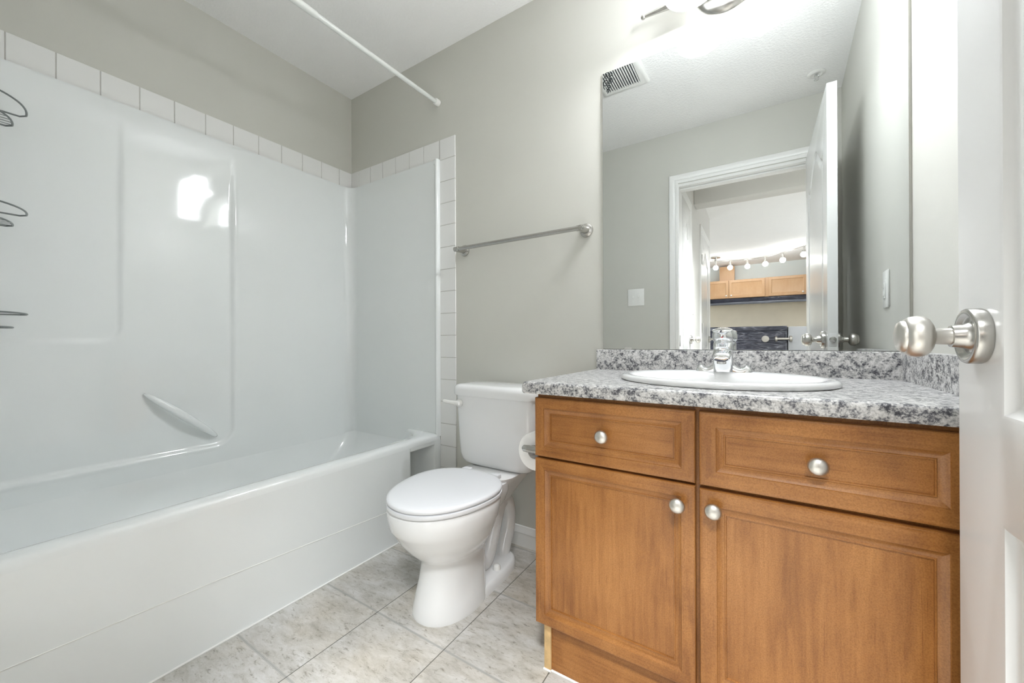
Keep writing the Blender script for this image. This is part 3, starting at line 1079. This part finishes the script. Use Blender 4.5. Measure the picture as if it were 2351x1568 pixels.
# deck wings: low body sweeping up to the column
rings = []
for i in range(41):
    t = -1 + 2 * i / 40
    x = FX + 0.079 * t
    a = abs(t)
    h = 0.012 + 0.050 * max(0, 1 - a / 0.62) ** 1.6 + 0.010 * math.exp(-((a - 0.80) / 0.13) ** 2)
    hd = 0.027 * (1 - 0.22 * a ** 3)
    if a > 0.9:
        q = math.sqrt(max(0, 1 - ((a - 0.9) / 0.1) ** 2))
        h *= 0.12 + 0.88 * q
        hd *= 0.30 + 0.70 * q
    ring = []
    for k in range(17):
        an = math.pi * k / 16
        ring.append((x, FY + hd * math.copysign(abs(math.cos(an)) ** 0.8, math.cos(an)), FZ + h * abs(math.sin(an)) ** 0.8))
    rings.append(ring)
loft(b, rings)
finish(b, 'base', 'chrome', fau, 50)
b = B()
# spout body: broad foot narrowing upward, then leaning forward to the outlet
sec = [(0.000, -0.004, 0.0335, 0.028), (0.004, -0.004, 0.0325, 0.028), (0.020, -0.005, 0.0300, 0.027), (0.040, -0.009, 0.0278, 0.026), (0.055, -0.016, 0.0266, 0.029), (0.066, -0.022, 0.0262, 0.033), (0.078, -0.024, 0.0262, 0.033), (0.088, -0.018, 0.0260, 0.028), (0.094, -0.010, 0.0245, 0.024)]
loft(b, [sup(FX, FY + dy, FZ + z, hw, hd, 3.2, 40) for z, dy, hw, hd in sec])
# forward spout nose
nose = []
for i in range(12):
    t = i / 11
    y = FY - 0.020 - 0.072 * t
    z = FZ + 0.066 - 0.010 * t - 0.012 * t * t
    hw = 0.0262 - 0.003 * t
    hh = 0.0165 - 0.004 * t
    if t > 0.93:
        hw *= 0.82; hh *= 0.7
    nose.append([(FX + hw * math.copysign(abs(math.cos(a)) ** 0.75, math.cos(a)), y, z + hh * math.copysign(abs(math.sin(a)) ** 0.75, math.sin(a))) for a in [2 * math.pi * k / 28 for k in range(28)]])
loft(b, nose)
sb = finish(b, 'spout', 'chrome', fau, 50)
b = B()
lathe(b, [(0.0001, 0), (0.0125, 0), (0.0125, 0.007), (0.0105, 0.008), (0.0095, 0.003), (0.0005, 0.003)], (FX, FY - 0.080, FZ + 0.0355), (0, 0.12, -1), 28)
finish(b, 'aerator', 'nickel', sb, 40)
b = B()
# dome and lever handle
lathe(b, [(0.0001, 0.0), (0.0245, 0.0), (0.0285, 0.004), (0.0305, 0.012), (0.0305, 0.022), (0.0280, 0.032), (0.0220, 0.040), (0.012, 0.0445), (0.0005, 0.0458)], (FX, FY - 0.006, FZ + 0.0935), (0, -0.10, 1), 36)
lev = []
for i in range(14):
    t = i / 13
    y = FY - 0.012 - 0.058 * t
    z = FZ + 0.128 + 0.008 * t - 0.012 * t * t
    hw = (0.026 + 0.002 * math.sin(math.pi * t)) * (1 if t < 0.85 else math.sqrt(max(0.05, 1 - ((t - 0.85) / 0.16) ** 2)))
    hh = 0.0085 * (1 - 0.55 * t)
    lev.append([(FX + hw * math.cos(a), y, z + hh * math.sin(a)) for a in [2 * math.pi * k / 24 for k in range(24)]])
loft(b, lev)
hd_ = finish(b, 'lever_handle', 'chrome', fau, 50)
b = B()
lathe(b, [(0.0001, 0), (0.0032, 0), (0.0028, 0.001), (0.0005, 0.0013)], (FX - 0.001, FY - 0.0370, FZ + 0.108), (0, -1, 0.2), 16)
finish(b, 'temperature_dot', 'red', hd_, 40)

# ------------------------------------------------------------------ mirror
MX0, MX1, MZ0, MZ1 = -0.517, 0.3588, 0.8905, 1.989
mir = thing('wall_mirror', ((MX0 + MX1) / 2, -0.003, MZ0), 'large frameless wall mirror above the vanity counter', 'mirror')
b = B(); box(b, MX0, MX1, -0.0065, -0.001, MZ0, MZ1, 0.0008, 1); mg = finish(b, 'mirror_glass', 'mirror', mir, 0)
b = B()
box(b, -0.433, -0.404, -0.0095, -0.0066, MZ0 - 0.001, MZ0 + 0.007, 0.0005)
finish(b, 'mirror_clip', 'grey_edge', mir, 30)
# filigree sticker in the top left corner
b = B()
dx0, dz0 = MX0 + 0.003, 1.9035


def ribbon(pts, wd):
    """flat ribbon on the mirror face"""
    n = len(pts)
    L_, R_ = [], []
    for i in range(n):
        p = Vector((pts[i][0], pts[i][1]))
        t = Vector(pts[min(i + 1, n - 1)]) - Vector(pts[max(i - 1, 0)])
        t = t.normalized() if t.length > 0 else Vector((1, 0))
        nn = Vector((-t.y, t.x))
        w_ = wd * (0.35 + 0.65 * math.sin(math.pi * (0.08 + 0.84 * i / (n - 1))))
        L_.append((p + nn * w_)); R_.append((p - nn * w_))
    for y in (-0.0071, -0.0067):
        vs = [b.verts.new((q.x, y, q.y)) for q in L_]
        ws = [b.verts.new((q.x, y, q.y)) for q in R_]
        for i in range(n - 1):
            b.faces.new((vs[i], vs[i + 1], ws[i + 1], ws[i]))


def spiral(cx, cz, r0, r1, a0, a1, n=26):
    return [(cx + (r0 + (r1 - r0) * i / n) * math.cos(math.radians(a0 + (a1 - a0) * i / n)), cz + (r0 + (r1 - r0) * i / n) * math.sin(math.radians(a0 + (a1 - a0) * i / n))) for i in range(n + 1)]


for cx, cz, r0, r1, a0, a1, wd in ((0.012, 0.042, 0.013, 0.002, 60, 480, 0.0013), (0.012, 0.064, 0.011, 0.002, 300, -120, 0.0013), (0.030, 0.074, 0.010, 0.0015, 200, 640, 0.0012),
                                  (0.031, 0.046, 0.0095, 0.0085, 0, 360, 0.0012), (0.031, 0.046, 0.0055, 0.005, 0, 360, 0.0013), (0.031, 0.046, 0.002, 0.0015, 0, 360, 0.0012), (0.031, 0.060, 0.008, 0.003, 20, 340, 0.0013),
                                  (0.018, 0.024, 0.010, 0.002, 90, -260, 0.0012), (0.028, 0.026, 0.009, 0.0015, 100, 420, 0.0013), (0.018, 0.010, 0.007, 0.001, 0, 380, 0.0012), (0.014, 0.078, 0.007, 0.0015, 30, 400, 0.0012)):
    ribbon(spiral(dx0 + cx, dz0 + cz, r0, r1, a0, a1), wd)
for p in (((0.004, 0.030), (0.001, 0.045), (0.006, 0.06)), ((0.008, 0.02), (0.004, 0.026), (0.002, 0.036)), ((0.018, 0.0), (0.022, 0.008), (0.018, 0.016)), ((0.022, 0.070), (0.024, 0.078), (0.022, 0.084))):
    ribbon([(dx0 + x, dz0 + z) for x, z in cr([(p[0][0], p[0][1]), (p[1][0], p[1][1]), (p[2][0], p[2][1])], 8)], 0.0016)
finish(b, 'corner_sticker', 'decal', mir, 0)

# ------------------------------------------------------------------ vanity light
LZ = 2.112
vl = thing('vanity_light', (-0.082, -0.02, LZ), 'nickel two-shade vanity light glowing above the mirror', 'wall light')
b = B()
lathe(b, [(0.0001, 0), (0.094, 0), (0.096, 0.003), (0.092, 0.009), (0.075, 0.016), (0.045, 0.021), (0.0005, 0.023)], (-0.083, -0.0008, 2.138), (0, -1, 0), 56)
finish(b, 'backplate', 'nickel', vl, 50)
b = B()
tube(b, [(-0.342, -0.045, LZ), (-0.27, -0.045, LZ), (-0.20, -0.045, LZ), (0.036, -0.045, LZ), (0.106, -0.045, LZ), (0.178, -0.045, LZ)], [0.0055, 0.0105, 0.015, 0.015, 0.0105, 0.0055], 20)
tube(b, [(-0.083, -0.018, LZ + 0.004), (-0.083, -0.045, LZ)], 0.012, 16)
finish(b, 'bar', 'nickel', vl, 50)
for x in (-0.348, 0.184):
    b = B()
    lathe(b, [(0.0008, -0.0085)] + [(0.0085 * math.cos(math.radians(a)), 0.0085 * math.sin(math.radians(a))) for a in range(-75, 90, 15)] + [(0.0005, 0.0085)], (x, -0.045, LZ), (1, 0, 0), 20)
    finish(b, 'finial', 'nickel', vl, 60)
for x in (-0.178, 0.014):
    b = B()
    tube(b, [(x, -0.045, LZ), (x, -0.075, LZ + 0.035), (x, -0.110, LZ + 0.062), (x, -0.133, LZ + 0.068), (x, -0.135, LZ + 0.058)], 0.007, 16)
    lathe(b, [(0.0001, 0), (0.012, 0), (0.014, -0.006), (0.014, -0.03), (0.010, -0.032)], (x, -0.135, LZ + 0.072), (0, 0, 1), 28)
    arm = finish(b, 'arm', 'nickel', vl, 50)
    b = B()
    z0 = LZ + 0.05
    prof = [(0.047, 0.0), (0.052, -0.005), (0.062, -0.018), (0.0695, -0.036), (0.0745, -0.060), (0.0768, -0.084), (0.0780, -0.104), (0.0785, -0.106), (0.076, -0.105), (0.0748, -0.084), (0.0725, -0.060), (0.0675, -0.037), (0.060, -0.020), (0.050, -0.007), (0.0455, -0.002)]
    lathe(b, prof + [prof[0]], (x, -0.135, z0), (0, 0, 1), 48, cap=False)
    # extra glow put on room-side faces to brighten the tub, wall side kept dim
    for f in b.faces:
        c = f.calc_center_median()
        rad = math.hypot(c.x - x, c.y + 0.135)
        if c.y < -0.139 and z0 - 0.103 < c.z < z0 - 0.026 and rad > 0.0655 and abs(rad - 0.0705) < 0.02 and f.material_index == 0 and len(f.verts) == 4:
            f.material_index = 3
    # added glowing disc in the bell's top, throws light on the ceiling
    lathe(b, [(0.0005, -0.012), (0.046, -0.012), (0.046, -0.010), (0.0005, -0.010)], (x, -0.135, z0), (0, 0, 1), 48, mi=2)
    # luminous opal disc inside the bell, a little above the rim
    lathe(b, [(0.0005, -0.093), (0.0705, -0.093), (0.0705, -0.0925), (0.0005, -0.0925)], (x, -0.135, z0), (0, 0, 1), 48, mi=1)
    tag(finish(b, 'shade', ['shade', 'shade_disc', 'shade_top', 'shade_front'], vl, 60), 'lit white glass bell shade')


# ------------------------------------------------------------------ panel doors
def door_contours(u0, u1, v0, v1, arch, n=28):
    """returns f(d): closed contour inset by d; arched (cathedral) top when arch>0"""
    def f(d):
        pts = [(u0 + d, v0 + d), (u1 - d, v0 + d)]
        a, c = u1 - d, u0 + d
        for i in range(n + 1):
            t = i / n
            u = a + (c - a) * t
            s = (u - u0) / (u1 - u0)
            if arch:
                w_ = abs(2 * s - 1)
                k = 0.5 + 0.5 * math.cos(math.pi * min(1, w_ / 0.86))
                vt = v1 - arch + arch * k
            else:
                vt = v1
            pts.append((u, vt - d))
        return pts
    return f


def panel_door_face(bm, mk, u0, u1, v0, v1, panels):
    """mk(u, v, depth) -> xyz; depth positive goes into the slab"""
    outer = [bm.verts.new(mk(u, v, 0)) for u, v in ((u0, v0), (u1, v0), (u1, v1), (u0, v1))]
    prof = [(0, 0), (0.004, 0.0012), (0.010, 0.007), (0.016, 0.0095), (0.020, 0.0095), (0.028, 0.008), (0.046, 0.0035), (0.054, 0.002), (0.058, 0.0018)]
    holes = []
    for f in panels:
        vr = [[bm.verts.new(mk(u, v, dp)) for u, v in f(d)] for d, dp in prof]
        for a, c in zip(vr[:-1], vr[1:]):
            n = len(a)
            for i in range(n):
                bm.faces.new((a[i], a[(i + 1) % n], c[(i + 1) % n], c[i]))
        es = [bm.edges.get((vr[-1][i], vr[-1][(i + 1) % len(vr[-1])])) for i in range(len(vr[-1]))]
        bmesh.ops.triangle_fill(bm, edges=es, use_beauty=True)
        holes.append(vr[0])
    fill_with_holes(bm, outer, holes)
    return outer


def knobset(parent, cx, cy, cz, axis, s=1.0, n=40):
    """rosette + stem + round knob projecting along axis from the door face"""
    ax = Vector(axis)
    b = B()
    lathe(b, [(r * s, h * s) for r, h in ((0.0001, 0), (0.0372, 0), (0.0380, 0.002), (0.0380, 0.0135), (0.0368, 0.0155), (0.0335, 0.0165), (0.0305, 0.0160), (0.0275, 0.0115), (0.0225, 0.0105), (0.0185, 0.0130), (0.0165, 0.0185), (0.0152, 0.0290), (0.0135, 0.0296), (0.0005, 0.0296))], (cx, cy, cz), ax, n)
    ro = finish(b, 'rosette', 'nickel', parent, 50)
    b = B()
    lathe(b, [(r * s, h * s) for r, h in ((0.0001, 0.0290), (0.0118, 0.0290), (0.0112, 0.0450), (0.0125, 0.0465), (0.0195, 0.0480), (0.0255, 0.0515), (0.0290, 0.0570), (0.0300, 0.0630), (0.0285, 0.0705), (0.0250, 0.0755), (0.0232, 0.0762), (0.0228, 0.0790), (0.020, 0.0825), (0.012, 0.0850), (0.0005, 0.0857))], (cx, cy, cz), ax, n)
    kn = finish(b, 'knob', 'knob_nickel', ro, 50)
    return ro


DXF, DT = 0.258, 0.0355
DY0, DY1 = -1.478, -0.646
d1 = thing('door_1', (DXF + DT / 2, (DY0 + DY1) / 2, 0.012), 'open white arched two-panel door beside the vanity', 'door', kind='structure')
b = B()
DZ0, DZ1 = 0.012, 2.033
pans = [door_contours(DY0 + 0.115, DY1 - 0.118, 0.822, 1.905, 0.12), door_contours(DY0 + 0.115, DY1 - 0.118, 0.23, 0.690, 0.0)]
o1 = panel_door_face(b, lambda u, v, d: (DXF + d, u, v), DY0, DY1, DZ0, DZ1, pans)
o2 = panel_door_face(b, lambda u, v, d: (DXF + DT - d, u, v), DY0, DY1, DZ0, DZ1, pans)
for i in range(4):
    b.faces.new((o1[i], o1[(i + 1) % 4], o2[(i + 1) % 4], o2[i]))
slab = finish(b, 'slab', 'door', d1, 25)
knobset(d1, DXF - 0.0003, -0.716, 0.926, (-1, 0, 0))
knobset(d1, DXF + DT + 0.0003, -0.716, 0.926, (1, 0, 0), 0.93)
b = B()
box(b, DXF + 0.005, DXF + DT - 0.005, DY1 - 0.001, DY1 + 0.0015, 0.897, 0.955, 0.0008)
finish(b, 'latch_plate', 'door', d1, 30)
b = B()
lathe(b, [(0.0001, 0), (0.0125, 0), (0.012, 0.006), (0.004, 0.009), (0.0005, 0.009)], (DXF + DT / 2, DY1 + 0.001, 0.926), (0, 1, 0), 24)
finish(b, 'latch_bolt', 'nickel', d1, 40)
for zc in (0.25, 1.05, 1.82):
    b = B()
    tube(b, [(DXF + DT - 0.004, DY0 - 0.006, zc - 0.045), (DXF + DT - 0.004, DY0 - 0.006, zc + 0.045)], 0.006, 12)
    finish(b, 'hinge', 'nickel', d1, 40)


def hall_door(name, y0, y1, label):
    X = -0.49
    t = thing(name, (X, (y0 + y1) / 2, 0), label, 'door', kind='structure')
    b = B()
    casing = [(0, 0.0), (0, 0.010), (0.02, 0.012), (0.05, 0.018), (0.064, 0.016), (0.066, 0.0)]
    rings = [[(X + dp, y0 - d, 0.0), (X + dp, y0 - d, 2.05 + d), (X + dp, y1 + d, 2.05 + d), (X + dp, y1 + d, 0.0)] for d, dp in casing]
    vr = [[b.verts.new(p) for p in r] for r in rings]
    for a, c in zip(vr[:-1], vr[1:]):
        for i in range(3):
            b.faces.new((a[i], a[i + 1], c[i + 1], c[i]))
    finish(b, 'casing', 'trim', t, 30)
    b = B()
    pn = [door_contours(y0 + 0.11, y1 - 0.11, 0.82, 1.90, 0.12), door_contours(y0 + 0.11, y1 - 0.11, 0.23, 0.69, 0)]
    o1 = panel_door_face(b, lambda u, v, d: (X + 0.011 - d, u, v), y0 + 0.003, y1 - 0.003, 0.01, 2.047, pn)
    finish(b, 'slab', 'door', t, 25)
    return t


d2 = hall_door('door_2', -2.145, -1.72, 'nearer white panel door in the hall, seen in the mirror')
knobset(d2, -0.478, -2.085, 0.935, (1, 0, 0), 0.95, 24)
d3 = hall_door('door_3', -3.66, -2.92, 'farther white panel door in the hall, seen in the mirror')
knobset(d3, -0.478, -3.59, 0.945, (1, 0, 0), 1.0, 24)
for zc in (1.06, 1.765):
    b = B()
    box(b, -0.478, -0.474, -2.935, -2.905, zc - 0.05, zc + 0.05)
    tube(b, [(-0.474, -2.918, zc - 0.05), (-0.474, -2.918, zc + 0.05)], 0.006, 10)
    finish(b, 'hinge', 'nickel', d3, 30)


# ------------------------------------------------------------------ switches and outlet
def plate(name, label, cat, o, n, u, w_, h_, toggles):
    """wall plate at o with outward normal n and horizontal direction u"""
    o, n, u = Vector(o), Vector(n), Vector(u)
    t = thing(name, o, label, cat)
    zv = Vector((0, 0, 1))

    def blk(bm, cu, cz, hw, hh, d0, d1, bev):
        tmp = bmesh.new()
        box(tmp, -hw, hw, -hh, hh, d0, d1, bev)
        m = Matrix((u, zv, n)).transposed().to_4x4()
        m.translation = o + u * cu + zv * cz
        bmesh.ops.transform(tmp, matrix=m, verts=tmp.verts)
        me = bpy.data.meshes.new('tmp')
        tmp.to_mesh(me); tmp.free()
        bm.from_mesh(me)
        bpy.data.meshes.remove(me)
    b = B()
    blk(b, 0, 0, w_ / 2, h_ / 2, 0.0003, 0.006, 0.002)
    finish(b, 'cover_plate', 'white_plastic', t, 40)
    for cu, kind in toggles:
        b = B()
        if kind == 'toggle':
            blk(b, cu, 0.006, 0.005, 0.009, 0.005, 0.018, 0.002)
            finish(b, 'toggle', 'white_plastic', t, 40)
            for sz in (0.03, -0.03):
                b = B()
                blk(b, cu, sz, 0.003, 0.003, 0.0055, 0.0075, 0.0008)
                finish(b, 'screw', 'white_plastic', t, 40)
        else:
            blk(b, cu, 0, 0.0165, 0.033, 0.005, 0.009, 0.0015)
            blk(b, cu, 0.014, 0.010, 0.009, 0.0088, 0.0105, 0.001)
            blk(b, cu, -0.014, 0.010, 0.009, 0.0088, 0.0105, 0.001)
            finish(b, 'receptacle', 'white_plastic', t, 40)
    return t


plate('light_switch', 'white double toggle switch on the wall beside the doorway, seen in the mirror', 'light switch',
      (-0.781, YF, 1.259), (0, 1, 0), (-1, 0, 0), 0.122, 0.128, [(-0.023, 'toggle'), (0.023, 'toggle')])
yy = -0.325
n_r = Vector((-1, -0.045, 0)).normalized()
plate('wall_outlet', 'white outlet plate on the right wall, seen in the mirror right side', 'outlet',
      (RX(yy), yy, 1.098), n_r, Vector((0.045, -1, 0)).normalized(), 0.078, 0.127, [(0, 'decora')])
plate('light_switch', 'white single switch between the two hall doors, seen in the mirror', 'light switch',
      (-0.489, -2.33, 1.225), (1, 0, 0), (0, 1, 0), 0.074, 0.118, [(0, 'toggle')])

# ------------------------------------------------------------------ ceiling fixtures
vt = thing('ceiling_vent', (-0.657, -0.70, CZ), 'white slotted exhaust fan grille on the ceiling, seen in the mirror', 'vent')
b = B()
VXa, VXb, VYa, VYb = -0.792, -0.522, -0.835, -0.565
loft(b, [[(VXa + d, VYa + d, z), (VXb - d, VYa + d, z), (VXb - d, VYb - d, z), (VXa + d, VYb - d, z)] for d, z in ((0, CZ - 0.001), (0, CZ - 0.008), (0.012, CZ - 0.018), (0.030, CZ - 0.020), (0.040, CZ - 0.0195), (0.041, CZ - 0.010))], True, False)
fr = finish(b, 'grille_frame', 'white_plastic', vt, 40)
b = B(); box(b, VXa + 0.041, VXb - 0.041, VYa + 0.041, VYb - 0.041, CZ - 0.011, CZ - 0.009); finish(b, 'grille_shade_sheet', 'vent_dark', vt, 0)  # flat dark sheet painted as the shade behind the slats
ns = 14
for k in range(ns):
    x = VXa + 0.041 + (VXb - VXa - 0.082) * (k + 0.5) / ns
    b = B()
    box(b, x - 0.0030, x + 0.0030, VYa + 0.040, VYb - 0.040, CZ - 0.0195, CZ - 0.0112, 0.001)
    finish(b, 'slat', 'white_plastic', vt, 40)

sk = thing('fire_sprinkler', (0.292, -1.292, CZ), 'white and chrome fire sprinkler on the ceiling, seen in the mirror', 'sprinkler')
b = B(); lathe(b, [(0.0001, 0.0), (0.042, 0.0), (0.043, 0.002), (0.036, 0.007), (0.026, 0.008), (0.022, 0.004), (0.0005, 0.004)], (0.292, -1.292, CZ - 0.0003), (0, 0, -1), 40); finish(b, 'escutcheon', 'white_plastic', sk, 50)
b = B()
lathe(b, [(0.0001, 0.003), (0.010, 0.003), (0.010, 0.012), (0.006, 0.014), (0.0005, 0.014)], (0.292, -1.292, CZ), (0, 0, -1), 20)
for s in (-1, 1):
    tube(b, [(0.292 + s * 0.008, -1.292, CZ - 0.010), (0.292 + s * 0.011, -1.292, CZ - 0.022), (0.292 + s * 0.003, -1.292, CZ - 0.036)], 0.0022, 8)
lathe(b, [(0.0001, 0.036), (0.012, 0.036), (0.012, 0.0375), (0.0005, 0.0375)], (0.292, -1.292, CZ), (0, 0, -1), 20)
finish(b, 'sprinkler_head', 'chrome', sk, 40)

hl = thing('hall_fill_fixture', (0.16, -1.98, CZ), 'added round base of the unseen fill lamp just outside the doorway', 'ceiling light')  # invented fixture for the added hall lamp, hidden from view
b = B(); lathe(b, [(0.0001, 0.0005), (0.20, 0.0005), (0.20, 0.018), (0.185, 0.022)], (0.16, -1.98, CZ), (0, 0, -1), 40); finish(b, 'base', 'white_plastic', hl, 40)

# ------------------------------------------------------------------ kitchen seen through the doorway (in the mirror)
KY = -7.13


def wall_cab(name, label, x0, x1, z0, z1, doors):
    t = thing(name, ((x0 + x1) / 2, KY - 0.17, z0), label, 'cabinet', 'wall cabinets over the dark hood')
    b = B(); box(b, x0, x1, KY - 0.36, KY, z0, z1); finish(b, 'cabinet_body', 'wood_light', t, 0)
    for a, c, kx in doors:
        b = B()
        L = [(0, 0.001), (0, 0.016), (0.003, 0.019), (0.045, 0.019), (0.053, 0.012), (0.058, 0.010)]
        vr = [[b.verts.new(p) for p in ((a + d, KY + y, z0 + 0.004 + d), (c - d, KY + y, z0 + 0.004 + d), (c - d, KY + y, z1 - 0.004 - d), (a + d, KY + y, z1 - 0.004 - d))] for d, y in L]
        for p, q in zip(vr[:-1], vr[1:]):
            for i in range(4):
                b.faces.new((p[i], p[(i + 1) % 4], q[(i + 1) % 4], q[i]))
        b.faces.new(vr[-1]); b.faces.new(vr[0])
        d = finish(b, 'door', 'wood_light', t, 25)
        b = B(); lathe(b, [(0.0001, 0), (0.007, 0), (0.007, 0.012), (0.016, 0.018), (0.015, 0.026), (0.0005, 0.03)], (kx, KY + 0.019, z0 + 0.05), (0, 1, 0), 16)
        finish(b, 'knob', 'knob_nickel', d, 50)
    return t


wall_cab('wall_cabinet', 'maple wall cabinet with two doors left of the hood end, seen in the mirror', -1.02, 0.140, 1.755, 2.108, [(-1.01, -0.462, -0.50), (-0.452, 0.132, -0.415)])
wall_cab('wall_cabinet', 'maple wall cabinet next to the bathroom door edge, seen in the mirror', 0.140, 1.35, 1.755, 2.112, [(0.186, 0.76, 0.70), (0.768, 1.342, 0.81)])
b = B(); box(b, -0.625, -0.365, -7.49, -7.25, 2.110, 2.40, 0.002); tag(finish(b, 'wooden_chase', 'wood_light', None, 0), 'pale wooden duct box standing on top of the wall cabinets', 'duct box')

hood = thing('range_hood', (0.0, -7.2, 1.6), 'long dark glossy hood strip under the maple wall cabinets', 'range hood')
b = B(); box(b, -1.02, 1.35, -7.48, -7.14, 1.665, 1.754, 0.004); finish(b, 'canopy', 'black_gloss', hood, 30)
b = B(); box(b, -1.02, 1.35, -7.17, -7.10, 1.628, 1.672, 0.006); finish(b, 'front_lip', 'dark_steel', hood, 30)
for x0 in (-1.0, -0.42, 0.16, 0.74):
    b = B(); box(b, x0, x0 + 0.55, -7.44, -7.18, 1.645, 1.664, 0.004); finish(b, 'filter_panel', 'beige_wall', hood, 30)

rng = thing('cooking_range', (-0.16, -7.2, 0), 'dark glossy range front behind the chrome faucet, seen in the mirror', 'range')
b = B(); box(b, -1.0, 0.47, -7.48, -7.12, 0.001, 1.16, 0.006); rb = finish(b, 'range_body', 'streaked', rng, 30)
b = B(); box(b, -1.0, 0.47, -7.48, -7.09, 1.115, 1.198, 0.012, 3); finish(b, 'backguard', 'streaked', rng, 40)
for x0, x1, z0, z1 in ((-0.42, 0.44, 0.93, 1.08), (-0.42, 0.44, 0.62, 0.90)):
    b = B()
    vr = loft(b, [[(x0 + d, -7.12 + y, z0 + d), (x1 - d, -7.12 + y, z0 + d), (x1 - d, -7.12 + y, z1 - d), (x0 + d, -7.12 + y, z1 - d)] for d, y in ((0, 0), (0.006, 0.012), (0.02, 0.012), (0.03, 0.004))], False, True)
    finish(b, 'front_panel', 'streaked', rng, 30)
b = B(); lathe(b, [(0.0001, 0), (0.060, 0), (0.062, 0.006), (0.059, 0.018), (0.044, 0.020), (0.0005, 0.021)], (0.135, -7.108, 0.962), (0, 1, 0), 32); finish(b, 'round_dial', 'knob_nickel', rng, 40)
b = B()
tube(b, [(0.275, -7.05, 0.961), (0.29, -7.05, 0.961), (0.315, -7.05, 0.961), (0.32, -7.05, 0.961), (0.49, -7.05, 0.961), (0.50, -7.05, 0.961), (0.535, -7.05, 0.961), (0.545, -7.05, 0.961)], [0.03, 0.055, 0.05, 0.022, 0.022, 0.058, 0.055, 0.03], 20)
for x in (0.31, 0.455):
    tube(b, [(x, -7.05, 0.961), (x, -7.112, 0.961)], 0.012, 10)
finish(b, 'pull_bar', 'knob_nickel', rng, 40)
b = B(); box(b, 0.482, 1.35, -7.48, -7.13, 0.001, 1.185, 0.006); fr_ = finish(b, 'steel_panel_appliance', 'steel', None, 30)
tag(fr_, 'pale grey steel-fronted appliance next to the dark range, seen in the mirror', 'appliance')

trk = thing('track_light', (-0.64, -6.3, CZ), 'curved ceiling track of glowing spotlights in the kitchen, seen in the mirror', 'track light')
tp_ = cr([(-1.05, -5.85, 2.37), (-0.72, -6.27, 2.37), (-0.46, -6.44, 2.37), (-0.134, -6.50, 2.37), (0.129, -6.42, 2.37), (0.363, -6.20, 2.37), (0.611, -5.87, 2.37), (0.80, -5.5, 2.37)], 8)
b = B(); tube(b, tp_, 0.007, 8); finish(b, 'rail', 'nickel', trk, 50)
b = B(); lathe(b, [(0.0001, 0), (0.08, 0), (0.08, 0.02), (0.02, 0.03), (0.015, 0.066), (0.0005, 0.066)], (-0.62, -6.35, CZ - 0.001), (0, 0, -1), 28); finish(b, 'canopy', 'nickel', trk, 50)
for x, y in ((-0.62, -6.35), (-0.40, -6.46), (-0.134, -6.50), (0.129, -6.42), (0.363, -6.20), (0.611, -5.87)):
    b = B(); lathe(b, [(0.0001, 0), (0.012, 0), (0.012, 0.05), (0.020, 0.06), (0.022, 0.10), (0.0005, 0.10)], (x, y, 2.372), (0, 0, -1), 16)
    spt = finish(b, 'spotlight', 'nickel', trk, 50)
    b = B(); lathe(b, [(0.0005, -0.042)] + [(0.042 * math.cos(math.radians(a)), 0.042 * math.sin(math.radians(a))) for a in range(-75, 90, 15)] + [(0.0005, 0.042)], (x, y, 2.245), (0, 0, 1), 20)
    tag(finish(b, 'bulb', 'bulb', spt, 60), 'lit bulb')
